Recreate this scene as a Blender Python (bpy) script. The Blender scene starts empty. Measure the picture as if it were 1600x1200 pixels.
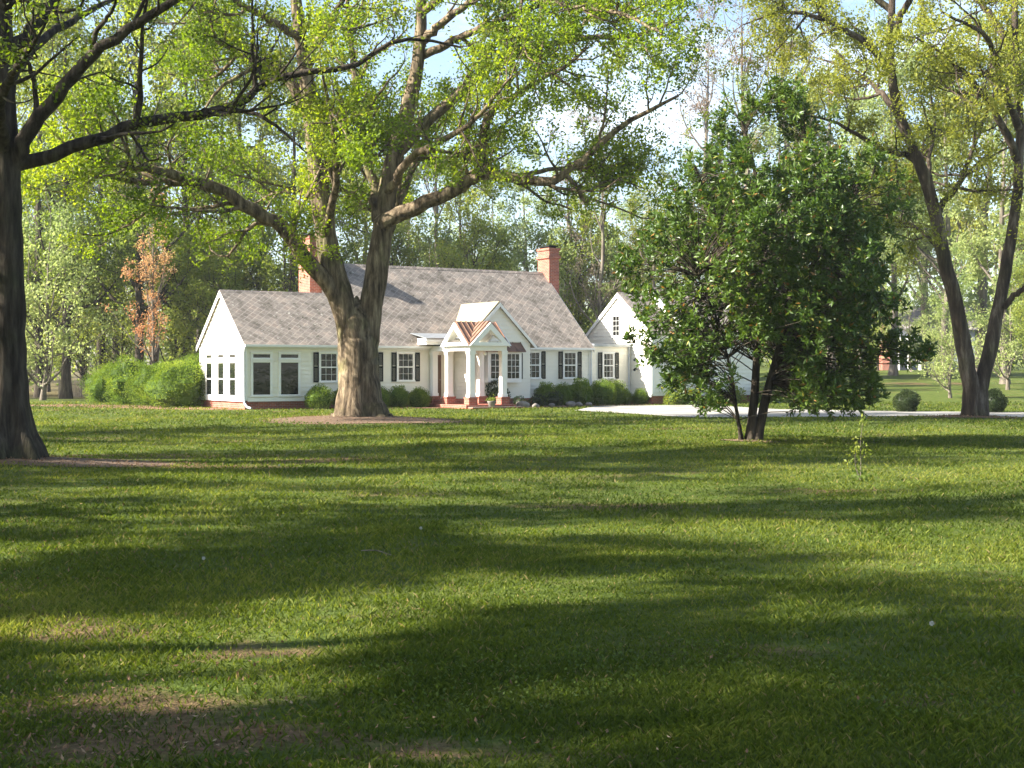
import bpy, math, random
import numpy as np
from mathutils import Vector
rng = np.random.default_rng(11)
random.seed(11)
R = math.radians
sc = bpy.context.scene
COL = sc.collection

# ------------------------------------------------------------------ camera
F, CX, HY, EYE = 2200.0, 800.0, 580.0, 1.65       # focal length and horizon in photo pixels, eye height
cam = bpy.data.cameras.new('camera'); co = bpy.data.objects.new('camera', cam); COL.objects.link(co)
cam.sensor_width = 36; cam.lens = 36 * F / 1600; cam.clip_start = 0.1; cam.clip_end = 3000
co.location = (0, 0, EYE); co.rotation_euler = (R(90) - math.atan(20 / F), 0, 0)
sc.camera = co

# ------------------------------------------------------------------ sky and sun
SUN_EL, SUN_AZ = R(33), R(-102)                    # azimuth from +Y towards +X
world = bpy.data.worlds.new('World'); sc.world = world; world.use_nodes = True
wt = world.node_tree; wn = wt.nodes; bg = wn['Background']
sky = wn.new('ShaderNodeTexSky'); sky.sky_type = 'NISHITA'; sky.sun_disc = False
sky.sun_elevation = SUN_EL; sky.sun_rotation = SUN_AZ; sky.air_density = 1.0; sky.dust_density = 1.2; sky.ozone_density = 1.0
tc = wn.new('ShaderNodeTexCoord'); mp = wn.new('ShaderNodeMapping'); mp.inputs['Scale'].default_value = (1, 1, 2.6)
nz = wn.new('ShaderNodeTexNoise'); nz.inputs['Scale'].default_value = 4.5; nz.inputs['Detail'].default_value = 8; nz.inputs['Roughness'].default_value = 0.6
cr = wn.new('ShaderNodeValToRGB'); cr.color_ramp.elements[0].position = 0.58; cr.color_ramp.elements[1].position = 1.0
mx = wn.new('ShaderNodeMix'); mx.data_type = 'RGBA'; mx.inputs[7].default_value = (8.2, 8.4, 8.8, 1)
wt.links.new(tc.outputs['Generated'], mp.inputs[0]); wt.links.new(mp.outputs[0], nz.inputs[0])
wt.links.new(nz.outputs[0], cr.inputs[0]); wt.links.new(cr.outputs[0], mx.inputs[0])
wt.links.new(sky.outputs[0], mx.inputs[6]); wt.links.new(mx.outputs[2], bg.inputs[0])
bg.inputs[1].default_value = 0.068
sl = bpy.data.lights.new('sun', 'SUN'); so = bpy.data.objects.new('sun', sl); COL.objects.link(so)
sl.energy = 5.0; sl.angle = R(0.7); sl.color = (1.0, 0.94, 0.82)
SV = Vector((math.sin(SUN_AZ) * math.cos(SUN_EL), math.cos(SUN_AZ) * math.cos(SUN_EL), math.sin(SUN_EL)))
so.rotation_euler = SV.to_track_quat('Z', 'Y').to_euler(); so.location = (-30, -10, 40)
sc.view_settings.view_transform = 'Standard'; sc.view_settings.look = 'None'; sc.view_settings.gamma = 1
sc.view_settings.exposure = 2.18
HAZE = 0.00028
sc.cycles.volume_bounces = 0
sc.render.engine = 'CYCLES'
sc.cycles.max_bounces = 6; sc.cycles.diffuse_bounces = 3; sc.cycles.transmission_bounces = 4; sc.cycles.use_denoising = True

# ------------------------------------------------------------------ helpers
def tag(o, label=None, cat=None, group=None, kind=None):
    if label: o['label'] = label
    if cat: o['category'] = cat
    if group: o['group'] = group
    if kind: o['kind'] = kind
    return o

def empty(name, loc=(0, 0, 0), rz=0.0):
    o = bpy.data.objects.new(name, None); COL.objects.link(o); o.location = loc; o.rotation_euler = (0, 0, rz)
    o.empty_display_size = 0.3
    return o

def children(o):
    return list(o.children)

def copy_tree(o, parent=None):
    c = o.copy(); COL.objects.link(c)
    if parent: c.parent = parent
    for ch in children(o): copy_tree(ch, c)
    return c

class MB:
    """collects vertices and polygons and links them as one mesh object"""
    def __init__(s): s.v = []; s.f = []; s.t = []; s.n = 0
    def add(s, v, faces, tint=0.5):
        v = np.asarray(v, float).reshape(-1, 3)
        for f in (faces if isinstance(faces, list) else [faces]):
            f = np.asarray(f, np.int64)
            if f.ndim == 1: f = f[None]
            s.f.append(f + s.n)
        s.v.append(v); s.n += len(v)
        s.t.append(np.broadcast_to(np.asarray(tint, float), (len(v),)))
        return s
    def box(s, x0, x1, y0, y1, z0, z1):
        v = [(x, y, z) for z in (z0, z1) for y in (y0, y1) for x in (x0, x1)]
        return s.add(v, [(0, 2, 3, 1), (4, 5, 7, 6), (0, 1, 5, 4), (2, 6, 7, 3), (0, 4, 6, 2), (1, 3, 7, 5)])
    def hexa(s, p):      # eight corners, lower four then upper four
        return s.add(p, [(0, 3, 2, 1), (4, 5, 6, 7), (0, 1, 5, 4), (1, 2, 6, 5), (2, 3, 7, 6), (3, 0, 4, 7)])
    def slab(s, a, b, c, d, th):
        a, b, c, d = [np.array(q, float) for q in (a, b, c, d)]
        n = np.cross(b - a, d - a); n /= np.linalg.norm(n)
        return s.hexa([q - n * th for q in (a, b, c, d)] + [a, b, c, d])
    def prism(s, poly, off):   # polygon of 3-D points pushed along off
        p = np.array(poly, float); n = len(p); off = np.array(off, float)
        s.add(np.vstack([p, p + off]), [tuple(range(n))] + [tuple(range(2 * n - 1, n - 1, -1))] + [(i, i + n, (i + 1) % n + n, (i + 1) % n) for i in range(n)])
        return s
    def tubes(s, path, rad, sides=6, mod=None, ref=None):
        P = np.asarray(path, float); r = np.asarray(rad, float)
        if P.ndim == 2: P = P[None]; r = r[None]
        B, N, _ = P.shape
        if B == 0: return s
        T = np.gradient(P, axis=1); T /= np.linalg.norm(T, axis=2, keepdims=True) + 1e-9
        if ref is None:
            m = np.abs(T).mean(1); k = m.argmin(1); rf = np.eye(3)[k][:, None, :]
        else: rf = np.broadcast_to(np.array(ref, float), (B, 1, 3))
        n1 = np.cross(T, rf); n1 /= np.linalg.norm(n1, axis=2, keepdims=True) + 1e-9
        n2 = np.cross(T, n1)
        th = np.arange(sides) * 2 * math.pi / sides
        rr = np.repeat(r[:, :, None], sides, 2)
        if mod is not None: rr = rr * mod(P, th)
        V = P[:, :, None, :] + rr[..., None] * (np.cos(th)[None, None, :, None] * n1[:, :, None, :] + np.sin(th)[None, None, :, None] * n2[:, :, None, :])
        b = np.arange(B)[:, None, None] * N * sides; i = np.arange(N - 1)[None, :, None] * sides; j = np.arange(sides)[None, None, :]; j2 = (j + 1) % sides
        q = np.stack([b + i + j, b + i + j2, b + i + sides + j2, b + i + sides + j], -1).reshape(-1, 4)
        return s.add(V.reshape(-1, 3), [q])
    def leaves(s, pos, L, W, tint, up=0.3, fold=0.15, dirs=None):
        n = len(pos)
        if n == 0: return s
        a = rng.normal(size=(n, 3)) if dirs is None else dirs + rng.normal(size=(n, 3)) * 0.35
        a /= np.linalg.norm(a, axis=1, keepdims=True)
        q = rng.normal(size=(n, 3)); q[:, 2] += up * 3
        b = np.cross(a, q); b /= np.linalg.norm(b, axis=1, keepdims=True) + 1e-9
        nn = np.cross(a, b)
        L = np.broadcast_to(L, (n,))[:, None] * rng.uniform(.7, 1.25, (n, 1)); W = np.broadcast_to(W, (n,))[:, None] * rng.uniform(.7, 1.25, (n, 1))
        V = np.stack([pos, pos + a * L * .45 + b * W * .5 + nn * W * fold, pos + a * L, pos + a * L * .45 - b * W * .5 + nn * W * fold], 1).reshape(-1, 3)
        return s.add(V, [np.arange(4 * n).reshape(-1, 4)], np.repeat(np.clip(np.broadcast_to(tint, (n,)), 0, 1), 4))
    def build(s, name, mat=None, parent=None, smooth=False):
        me = bpy.data.meshes.new(name)
        V = np.vstack(s.v); nf = sum(len(f) for f in s.f)
        loops = np.concatenate([f.ravel() for f in s.f]); tot = np.concatenate([np.full(len(f), f.shape[1]) for f in s.f])
        st = np.concatenate([[0], np.cumsum(tot)[:-1]])
        me.vertices.add(len(V)); me.vertices.foreach_set('co', V.ravel().astype(np.float32))
        me.loops.add(len(loops)); me.loops.foreach_set('vertex_index', loops.astype(np.int32))
        me.polygons.add(nf); me.polygons.foreach_set('loop_start', st.astype(np.int32)); me.polygons.foreach_set('loop_total', tot.astype(np.int32))
        me.polygons.foreach_set('use_smooth', np.full(nf, smooth))
        at = me.attributes.new('tint', 'FLOAT', 'POINT'); at.data.foreach_set('value', np.concatenate(s.t).astype(np.float32))
        me.update(calc_edges=True); me.validate()
        if mat: me.materials.append(mat)
        o = bpy.data.objects.new(name, me); COL.objects.link(o)
        if parent: o.parent = parent
        return o

def P(x, y, d):        # photo pixel at a depth -> a point in the world
    return ((x - CX) / F * d, d, EYE + (HY - y) / F * d)

def G(x, y):           # photo pixel on level ground -> world x, y
    d = EYE * F / (y - HY)
    return (x - CX) / F * d, d

def sstep(t): t = np.clip(t, 0, 1); return t * t * (3 - 2 * t)

def ground_z(x, y):
    x = np.asarray(x, float); y = np.asarray(y, float)
    h = sstep((y - 78) / 60) * sstep((x - 4) / 26) * 1.75
    h = h + sstep((y - 150) / 250) * 2.5
    h = h + 0.05 * np.sin(x * .31 + 1) * np.sin(y * .23) * sstep((60 - y) / 15) * sstep((y - 4) / 6)
    for bx, by, br, bh in MOUNDS: h = h + bh * np.exp(-((x - bx) ** 2 + (y - by) ** 2) / br ** 2)
    return h
MOUNDS = [(-4.97, 46.3, 2.6, 0.16), (-8.68, 24.3, 1.6, .12), (15.8, 48.4, 1.5, .1), (5.45, 32.3, .9, .05)]

# ------------------------------------------------------------------ materials
def mat(name):
    m = bpy.data.materials.new(name); m.use_nodes = True
    return m, m.node_tree.nodes, m.node_tree.links, m.node_tree.nodes['Principled BSDF']

def ramp(n, stops):
    r = n.new('ShaderNodeValToRGB'); e = r.color_ramp.elements
    while len(e) < len(stops): e.new(0.5)
    for k, (p, c) in enumerate(stops): e[k].position = p; e[k].color = (*c, 1)
    return r

def plain(name, c, rough=0.6, var=0.08, scale=6, bump=0.0, metal=0.0, spec=0.4):
    m, n, l, b = mat(name)
    t = n.new('ShaderNodeTexCoord'); z = n.new('ShaderNodeTexNoise'); z.inputs['Scale'].default_value = scale; z.inputs['Detail'].default_value = 6
    l.new(t.outputs['Object'], z.inputs[0])
    c = np.array(c); r = ramp(n, [(0.3, c * (1 - var * 2)), (0.7, np.minimum(c * (1 + var), 1))])
    l.new(z.outputs[0], r.inputs[0]); l.new(r.outputs[0], b.inputs['Base Color'])
    b.inputs['Roughness'].default_value = rough; b.inputs['Metallic'].default_value = metal; b.inputs['Specular IOR Level'].default_value = spec
    if bump:
        bp = n.new('ShaderNodeBump'); bp.inputs['Strength'].default_value = bump; bp.inputs['Distance'].default_value = .02
        l.new(z.outputs[0], bp.inputs['Height']); l.new(bp.outputs[0], b.inputs['Normal'])
    return m

def leafmat(name, stops, trans=0.45, rough=0.5, spec=0.25, tcol=None):
    m, n, l, b = mat(name)
    a = n.new('ShaderNodeAttribute'); a.attribute_name = 'tint'
    r = ramp(n, stops); l.new(a.outputs['Fac'], r.inputs[0]); l.new(r.outputs[0], b.inputs['Base Color'])
    b.inputs['Roughness'].default_value = rough; b.inputs['Specular IOR Level'].default_value = spec
    if trans:
        tr = n.new('ShaderNodeBsdfTranslucent'); ms = n.new('ShaderNodeMixShader'); ms.inputs[0].default_value = trans
        hs = n.new('ShaderNodeHueSaturation'); hs.inputs['Hue'].default_value = 0.49; hs.inputs['Value'].default_value = 1.5; hs.inputs['Saturation'].default_value = 1.08
        l.new(r.outputs[0], hs.inputs['Color']); l.new(hs.outputs[0], tr.inputs[0])
        l.new(b.outputs[0], ms.inputs[1]); l.new(tr.outputs[0], ms.inputs[2]); l.new(ms.outputs[0], n['Material Output'].inputs[0])
    return m

def barkmat(name, c1, c2, c3, sc_=7.0, bump=1.0):
    m, n, l, b = mat(name)
    t = n.new('ShaderNodeTexCoord'); g = n.new('ShaderNodeMapping'); g.inputs['Scale'].default_value = (1, 1, .16); l.new(t.outputs['Object'], g.inputs[0])
    z = n.new('ShaderNodeTexNoise'); z.inputs['Scale'].default_value = sc_; z.inputs['Detail'].default_value = 9; z.inputs['Roughness'].default_value = .65; l.new(g.outputs[0], z.inputs[0])
    z2 = n.new('ShaderNodeTexNoise'); z2.inputs['Scale'].default_value = 1.1; z2.inputs['Detail'].default_value = 4; l.new(t.outputs['Object'], z2.inputs[0])
    r = ramp(n, [(.36, c1), (.52, c2), (.68, c3)]); l.new(z.outputs[0], r.inputs[0])
    r2 = ramp(n, [(.52, (1, 1, 1)), (.68, (.85, 1.0, .72))]); l.new(z2.outputs[0], r2.inputs[0])
    mm = n.new('ShaderNodeMix'); mm.data_type = 'RGBA'; mm.blend_type = 'MULTIPLY'; mm.inputs[0].default_value = 1
    l.new(r.outputs[0], mm.inputs[6]); l.new(r2.outputs[0], mm.inputs[7]); l.new(mm.outputs[2], b.inputs['Base Color'])
    b.inputs['Roughness'].default_value = .9; b.inputs['Specular IOR Level'].default_value = .15
    bp = n.new('ShaderNodeBump'); bp.inputs['Strength'].default_value = bump; bp.inputs['Distance'].default_value = .09
    l.new(z.outputs[0], bp.inputs['Height']); l.new(bp.outputs[0], b.inputs['Normal'])
    return m

def roofmat(name, axis):
    m, n, l, b = mat(name)
    t = n.new('ShaderNodeTexCoord'); s = n.new('ShaderNodeSeparateXYZ'); c = n.new('ShaderNodeCombineXYZ'); l.new(t.outputs['Object'], s.inputs[0])
    k = n.new('ShaderNodeMath'); k.operation = 'MULTIPLY'; k.inputs[1].default_value = 1.34
    l.new(s.outputs['X' if axis == 'x' else 'Y'], c.inputs[0]); l.new(s.outputs['Y' if axis == 'x' else 'X'], k.inputs[0]); l.new(k.outputs[0], c.inputs[1])
    g = n.new('ShaderNodeMapping'); g.inputs['Rotation'].default_value = (0, 0, R(45)); l.new(c.outputs[0], g.inputs[0])
    br = n.new('ShaderNodeTexBrick'); br.offset = 0; br.inputs['Scale'].default_value = 1; br.inputs['Brick Width'].default_value = .27; br.inputs['Row Height'].default_value = .27
    br.inputs['Mortar Size'].default_value = .02; br.inputs['Mortar Smooth'].default_value = .2; br.inputs['Bias'].default_value = -.1
    br.inputs['Color1'].default_value = (.245, .215, .188, 1); br.inputs['Color2'].default_value = (.165, .143, .125, 1); br.inputs['Mortar'].default_value = (.29, .257, .228, 1)
    l.new(g.outputs[0], br.inputs[0])
    z = n.new('ShaderNodeTexNoise'); z.inputs['Scale'].default_value = 1.3; z.inputs['Detail'].default_value = 10; z.inputs['Roughness'].default_value = .72; l.new(c.outputs[0], z.inputs[0])
    r = ramp(n, [(.34, (.42, .41, .38)), (.5, (.95, .94, .93)), (.66, (1.35, 1.24, 1.16))]); l.new(z.outputs[0], r.inputs[0])
    mm = n.new('ShaderNodeMix'); mm.data_type = 'RGBA'; mm.blend_type = 'MULTIPLY'; mm.inputs[0].default_value = 1; l.new(br.outputs[0], mm.inputs[6]); l.new(r.outputs[0], mm.inputs[7])
    v = n.new('ShaderNodeTexNoise'); v.inputs['Scale'].default_value = 3.6; v.inputs['Detail'].default_value = 3; l.new(c.outputs[0], v.inputs[0])
    r3 = ramp(n, [(.66, (0, 0, 0)), (.72, (1, 1, 1))]); l.new(v.outputs[0], r3.inputs[0])
    m3 = n.new('ShaderNodeMix'); m3.data_type = 'RGBA'; m3.inputs[7].default_value = (.075, .07, .05, 1); l.new(r3.outputs[0], m3.inputs[0]); l.new(mm.outputs[2], m3.inputs[6])
    v2 = n.new('ShaderNodeTexNoise'); v2.inputs['Scale'].default_value = 5.2; v2.inputs['Detail'].default_value = 2; g2 = n.new('ShaderNodeMapping'); g2.inputs['Location'].default_value = (7, 3, 0); l.new(c.outputs[0], g2.inputs[0]); l.new(g2.outputs[0], v2.inputs[0])
    r4 = ramp(n, [(.66, (0, 0, 0)), (.74, (1, 1, 1))]); l.new(v2.outputs[0], r4.inputs[0])
    m4 = n.new('ShaderNodeMix'); m4.data_type = 'RGBA'; m4.inputs[7].default_value = (.42, .39, .34, 1); l.new(r4.outputs[0], m4.inputs[0]); l.new(m3.outputs[2], m4.inputs[6])
    l.new(m4.outputs[2], b.inputs['Base Color'])
    b.inputs['Roughness'].default_value = .85; b.inputs['Specular IOR Level'].default_value = .2
    ad = n.new('ShaderNodeMath'); ad.operation = 'ADD'; mu = n.new('ShaderNodeMath'); mu.operation = 'MULTIPLY'; mu.inputs[1].default_value = -.8
    l.new(br.outputs['Fac'], mu.inputs[0]); l.new(mu.outputs[0], ad.inputs[0]); l.new(z.outputs[0], ad.inputs[1])
    bp = n.new('ShaderNodeBump'); bp.inputs['Strength'].default_value = .7; bp.inputs['Distance'].default_value = .03; l.new(ad.outputs[0], bp.inputs['Height']); l.new(bp.outputs[0], b.inputs['Normal'])
    return m

def brickmat(name):
    m, n, l, b = mat(name)
    t = n.new('ShaderNodeTexCoord'); s = n.new('ShaderNodeSeparateXYZ'); c = n.new('ShaderNodeCombineXYZ'); l.new(t.outputs['Object'], s.inputs[0])
    ad = n.new('ShaderNodeMath'); l.new(s.outputs[0], ad.inputs[0]); l.new(s.outputs[1], ad.inputs[1]); l.new(ad.outputs[0], c.inputs[0]); l.new(s.outputs[2], c.inputs[1])
    br = n.new('ShaderNodeTexBrick'); br.inputs['Scale'].default_value = 1; br.inputs['Brick Width'].default_value = .22; br.inputs['Row Height'].default_value = .075; br.inputs['Mortar Size'].default_value = .008
    br.inputs['Color1'].default_value = (.34, .085, .048, 1); br.inputs['Color2'].default_value = (.24, .058, .035, 1); br.inputs['Mortar'].default_value = (.30, .24, .20, 1)
    l.new(c.outputs[0], br.inputs[0])
    z = n.new('ShaderNodeTexNoise'); z.inputs['Scale'].default_value = 2.5; z.inputs['Detail'].default_value = 6; l.new(t.outputs['Object'], z.inputs[0])
    r = ramp(n, [(.3, (.75, .75, .75)), (.7, (1.2, 1.15, 1.1))]); l.new(z.outputs[0], r.inputs[0])
    mm = n.new('ShaderNodeMix'); mm.data_type = 'RGBA'; mm.blend_type = 'MULTIPLY'; mm.inputs[0].default_value = 1; l.new(br.outputs[0], mm.inputs[6]); l.new(r.outputs[0], mm.inputs[7]); l.new(mm.outputs[2], b.inputs['Base Color'])
    bp = n.new('ShaderNodeBump'); bp.inputs['Strength'].default_value = .4; bp.inputs['Distance'].default_value = .01; bp.invert = True; l.new(br.outputs['Fac'], bp.inputs['Height']); l.new(bp.outputs[0], b.inputs['Normal'])
    b.inputs['Roughness'].default_value = .85
    return m

def lawnmat(name):
    m, n, l, b = mat(name)
    t = n.new('ShaderNodeTexCoord')
    def noise(s, d=6, r=.6):
        z = n.new('ShaderNodeTexNoise'); z.inputs['Scale'].default_value = s; z.inputs['Detail'].default_value = d; z.inputs['Roughness'].default_value = r; l.new(t.outputs['Object'], z.inputs[0]); return z
    a = noise(.35, 8, .65); c = noise(2.2, 8, .7); d = noise(22, 4, .7)
    r1 = ramp(n, [(.32, (.046, .071, .011)), (.5, (.073, .103, .017)), (.68, (.12, .126, .033))]); l.new(c.outputs[0], r1.inputs[0])
    r2 = ramp(n, [(.52, (0, 0, 0)), (.75, (.55, .55, .55))]); l.new(a.outputs[0], r2.inputs[0])
    m1 = n.new('ShaderNodeMix'); m1.data_type = 'RGBA'; m1.inputs[7].default_value = (.17, .13, .055, 1); l.new(r2.outputs[0], m1.inputs[0]); l.new(r1.outputs[0], m1.inputs[6])
    r3 = ramp(n, [(.3, (.6, .6, .6)), (.7, (1.3, 1.3, 1.3))]); l.new(d.outputs[0], r3.inputs[0])
    m2 = n.new('ShaderNodeMix'); m2.data_type = 'RGBA'; m2.blend_type = 'MULTIPLY'; m2.inputs[0].default_value = .8; l.new(m1.outputs[2], m2.inputs[6]); l.new(r3.outputs[0], m2.inputs[7])
    at = n.new('ShaderNodeAttribute'); at.attribute_name = 'tint'
    sm = n.new('ShaderNodeMath'); sm.operation = 'MULTIPLY_ADD'; sm.inputs[1].default_value = .9; l.new(c.outputs[0], sm.inputs[0]); l.new(at.outputs['Fac'], sm.inputs[2])
    rb = ramp(n, [(.72, (0, 0, 0)), (1.0, (.9, .9, .9))]); l.new(sm.outputs[0], rb.inputs[0])
    rs = ramp(n, [(.3, (.075, .045, .022)), (.7, (.20, .13, .07))]); l.new(d.outputs[0], rs.inputs[0])
    mb = n.new('ShaderNodeMix'); mb.data_type = 'RGBA'; l.new(rb.outputs[0], mb.inputs[0]); l.new(m2.outputs[2], mb.inputs[6]); l.new(rs.outputs[0], mb.inputs[7]); m2 = mb
    # leaf litter under the woods behind the lawn
    s = n.new('ShaderNodeSeparateXYZ'); l.new(t.outputs['Object'], s.inputs[0])
    w = n.new('ShaderNodeMath'); w.operation = 'MULTIPLY_ADD'; w.inputs[1].default_value = 30; l.new(a.outputs[0], w.inputs[0]); l.new(s.outputs['Y'], w.inputs[2])
    r4 = ramp(n, [(0, (0, 0, 0)), (1, (1, 1, 1))])
    mr = n.new('ShaderNodeMapRange'); mr.inputs['From Min'].default_value = 96; mr.inputs['From Max'].default_value = 106; l.new(w.outputs[0], mr.inputs['Value'])
    mr2 = n.new('ShaderNodeMapRange'); mr2.inputs['From Min'].default_value = 22; mr2.inputs['From Max'].default_value = 8; l.new(s.outputs['X'], mr2.inputs['Value'])
    mu = n.new('ShaderNodeMath'); mu.operation = 'MULTIPLY'; l.new(mr.outputs[0], mu.inputs[0]); l.new(mr2.outputs[0], mu.inputs[1])
    m3 = n.new('ShaderNodeMix'); m3.data_type = 'RGBA'; m3.inputs[7].default_value = (.105, .085, .038, 1); l.new(mu.outputs[0], m3.inputs[0]); l.new(m2.outputs[2], m3.inputs[6])
    l.new(m3.outputs[2], b.inputs['Base Color']); b.inputs['Roughness'].default_value = .9; b.inputs['Specular IOR Level'].default_value = .1
    bp = n.new('ShaderNodeBump'); bp.inputs['Strength'].default_value = .9; bp.inputs['Distance'].default_value = .06; l.new(d.outputs[0], bp.inputs['Height']); l.new(bp.outputs[0], b.inputs['Normal'])
    return m

M = {}
M['siding'] = plain('white_siding', (.84, .80, .70), .55, .03, 1.5)
M['trim'] = plain('white_trim', (.83, .82, .79), .5, .02, 2)
M['cream'] = plain('cream_paint', (.72, .68, .56), .6, .03, 2)
M['roof'] = roofmat('grey_shingles', 'x')
M['copper'] = plain('copper_sheet', (.22, .122, .082), .55, .2, 2.5, metal=.15)
M['tan_metal'] = plain('pale_metal_roof', (.30, .26, .175), .55, .1, 1.5)
M['brick'] = brickmat('red_brick')
M['shutter'] = plain('dark_shutter', (.008, .012, .011), .6, .1, 5, spec=.2)
M['glass'] = plain('dark_glass', (.012, .014, .013), .06, .3, 2.2, .35, spec=.5)
M['door'] = plain('brown_door', (.13, .065, .03), .5, .15, 6)
M['metal'] = plain('grey_metal', (.30, .32, .34), .4, .1, 4, metal=.4)
M['downspout'] = plain('white_downspout', (.62, .66, .70), .4, .05, 4)
M['concrete'] = plain('driveway_concrete', (.30, .28, .25), .9, .25, .7, .3)
M['mulch'] = plain('pine_mulch', (.135, .082, .047), .95, .3, 9, .9)
M['soil'] = plain('red_mulch', (.20, .095, .055), .95, .25, 8, .9)
M['stone'] = plain('pale_stone', (.23, .205, .18), .85, .25, 5, .6)
M['wood'] = plain('weathered_wood', (.32, .26, .19), .85, .22, 5, .4)
M['lawn'] = lawnmat('lawn')
M['bark_oak'] = barkmat('oak_bark', (.034, .024, .015), (.140, .104, .068), (.30, .235, .155), 6.5, 1.0)
M['bark_dark'] = barkmat('dark_bark', (.018, .014, .010), (.050, .040, .029), (.10, .082, .06), 7, 1.0)
M['bark_mottled'] = barkmat('mottled_bark', (.024, .018, .013), (.062, .046, .034), (.17, .14, .11), 4.5, .9)
M['bark_grey'] = barkmat('grey_bark', (.07, .058, .046), (.15, .125, .10), (.25, .215, .18), 4, .6)
M['leaf_oak'] = leafmat('oak_leaves', [(0, (.066, .115, .010)), (.5, (.140, .210, .018)), (1, (.28, .33, .035))], .6)
M['leaf_left'] = leafmat('spring_leaves', [(0, (.07, .11, .012)), (.5, (.135, .175, .02)), (1, (.24, .26, .035))], .55)
M['leaf_magnolia'] = leafmat('magnolia_leaves', [(0, (.026, .058, .008)), (.5, (.060, .110, .014)), (.86, (.125, .185, .024)), (.95, (.24, .23, .035)), (1, (.28, .15, .04))], .3, .42, .38)
M['leaf_yellow'] = leafmat('yellow_green_leaves', [(0, (.10, .125, .016)), (.5, (.19, .215, .028)), (1, (.30, .30, .05))], .52)
M['leaf_mid'] = leafmat('mid_green_leaves', [(0, (.08, .125, .022)), (.5, (.155, .205, .034)), (1, (.27, .29, .055))], .55)
M['leaf_pale'] = leafmat('pale_green_leaves', [(0, (.14, .20, .06)), (.5, (.22, .28, .09)), (1, (.32, .36, .14))], .5)
M['leaf_dark'] = leafmat('dark_needles', [(0, (.018, .032, .010)), (.5, (.032, .052, .015)), (1, (.06, .08, .025))], .25)
M['bud'] = leafmat('red_buds', [(0, (.30, .14, .07)), (.5, (.42, .22, .10)), (1, (.44, .32, .15))], .45)
M['bud_grey'] = leafmat('grey_pink_buds', [(0, (.16, .115, .085)), (.5, (.23, .165, .12)), (1, (.25, .23, .13))], .4)
M['boxwood'] = leafmat('boxwood_leaves', [(0, (.055, .10, .012)), (.5, (.125, .195, .026)), (1, (.24, .30, .05))], .4, .6, .12)
M['grass'] = leafmat('grass_blades', [(0, (.036, .058, .008)), (.45, (.082, .115, .014)), (.8, (.175, .195, .032)), (1, (.22, .18, .07))], .45, .6, .15)
M['weed'] = leafmat('weed_leaves', [(0, (.05, .085, .010)), (1, (.115, .165, .02))], .4)
M['litter'] = leafmat('dead_leaves', [(0, (.10, .055, .03)), (.5, (.22, .13, .07)), (1, (.42, .31, .19))], .15, .7, .2)
M['white_fluff'] = plain('white_seed_fluff', (.60, .60, .54), .9, .05, 20)
M['blue_siding'] = plain('blue_grey_siding', (.27, .29, .33), .7, .06, 2)
M['dark_roof'] = plain('dark_shingle_roof', (.20, .18, .18), .85, .2, 3)

# ------------------------------------------------------------------ ground
def axis(lo, hi, fine_lo, fine_hi, fine, grow=1.18):
    a = list(np.arange(fine_lo, fine_hi + 1e-6, fine)); s = fine
    while a[-1] < hi: s *= grow; a.append(min(a[-1] + s, hi))
    s = fine
    while a[0] > lo: s *= grow; a.insert(0, max(a[0] - s, lo))
    return np.array(a)
def vnoise(x, y, s, seed):
    r = np.random.default_rng(seed); k = r.normal(size=(7, 2)) * s; ph = r.uniform(0, 6.3, 7); sh = np.shape(x); x = np.ravel(x); y = np.ravel(y)
    return (np.sin(np.outer(x, k[:, 0]) + np.outer(y, k[:, 1]) + ph).sum(1) / 3.2).reshape(sh)
BARE = [(-2.7, 8.8, .7, .35, .8), (-1.5, 8.2, .5, .25, .8), (-.85, 9.4, .5, .25, .6), (-1.9, 6.9, .8, .45, .65), (-2.1, 6.1, .6, .3, .6), (-1.2, 6.3, .5, .3, .7), (-.25, 6.1, .45, .2, .7), (-3.1, 9.4, .5, .3, .7), (1.3, 17.5, 1.6, .7, .6),
        (-1.6, 19, 1.0, .5, .5), (4.5, 19.8, 1.5, .6, .5), (1.4, 8.1, .6, .3, .5), (2.0, 6.9, .5, .2, .5), (-5.6, 23.9, 2.5, .6, .7), (.6, 5.9, .4, .2, .5), (3.0, 13, .9, .4, .4), (-.3, 12.2, .7, .3, .4)]
def bare(x, y):
    b = np.clip(vnoise(x, y, .45, 51) * .55 + vnoise(x, y, 1.5, 52) * .35 - .28, 0, .6)
    for cx_, cy_, rx_, ry_, a_ in BARE: b = b + a_ * np.exp(-((x - cx_) / rx_) ** 2 - ((y - cy_) / ry_) ** 2)
    return np.clip(b, 0, 1)
gx = axis(-700, 700, -24, 34, .4); gy = np.r_[axis(-120, 30, 0, 30, .3), axis(30.5, 1500, 30.5, 80, .6)]
XX, YY = np.meshgrid(gx, gy)
gv = np.stack([XX, YY, ground_z(XX, YY)], -1).reshape(-1, 3); nx = len(gx)
ii = (np.arange(len(gy) - 1)[:, None] * nx + np.arange(nx - 1)[None, :]).ravel()
b_ = MB(); b_.add(gv, [np.stack([ii, ii + 1, ii + nx + 1, ii + nx], 1)], bare(gv[:, 0], gv[:, 1]))
tag(b_.build('ground', M['lawn'], smooth=True), kind='structure')

def blob_poly(cx, cy, rx, ry, n=60, amp=.12, seed=0):
    r = np.random.default_rng(seed); th = np.arange(n) * 2 * math.pi / n
    k = 1 + sum(amp / (j + 1) * np.sin((j + 2) * th + r.uniform(0, 6.3)) for j in range(5))
    return np.stack([cx + rx * k * np.cos(th), cy + ry * k * np.sin(th)], 1)

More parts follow.
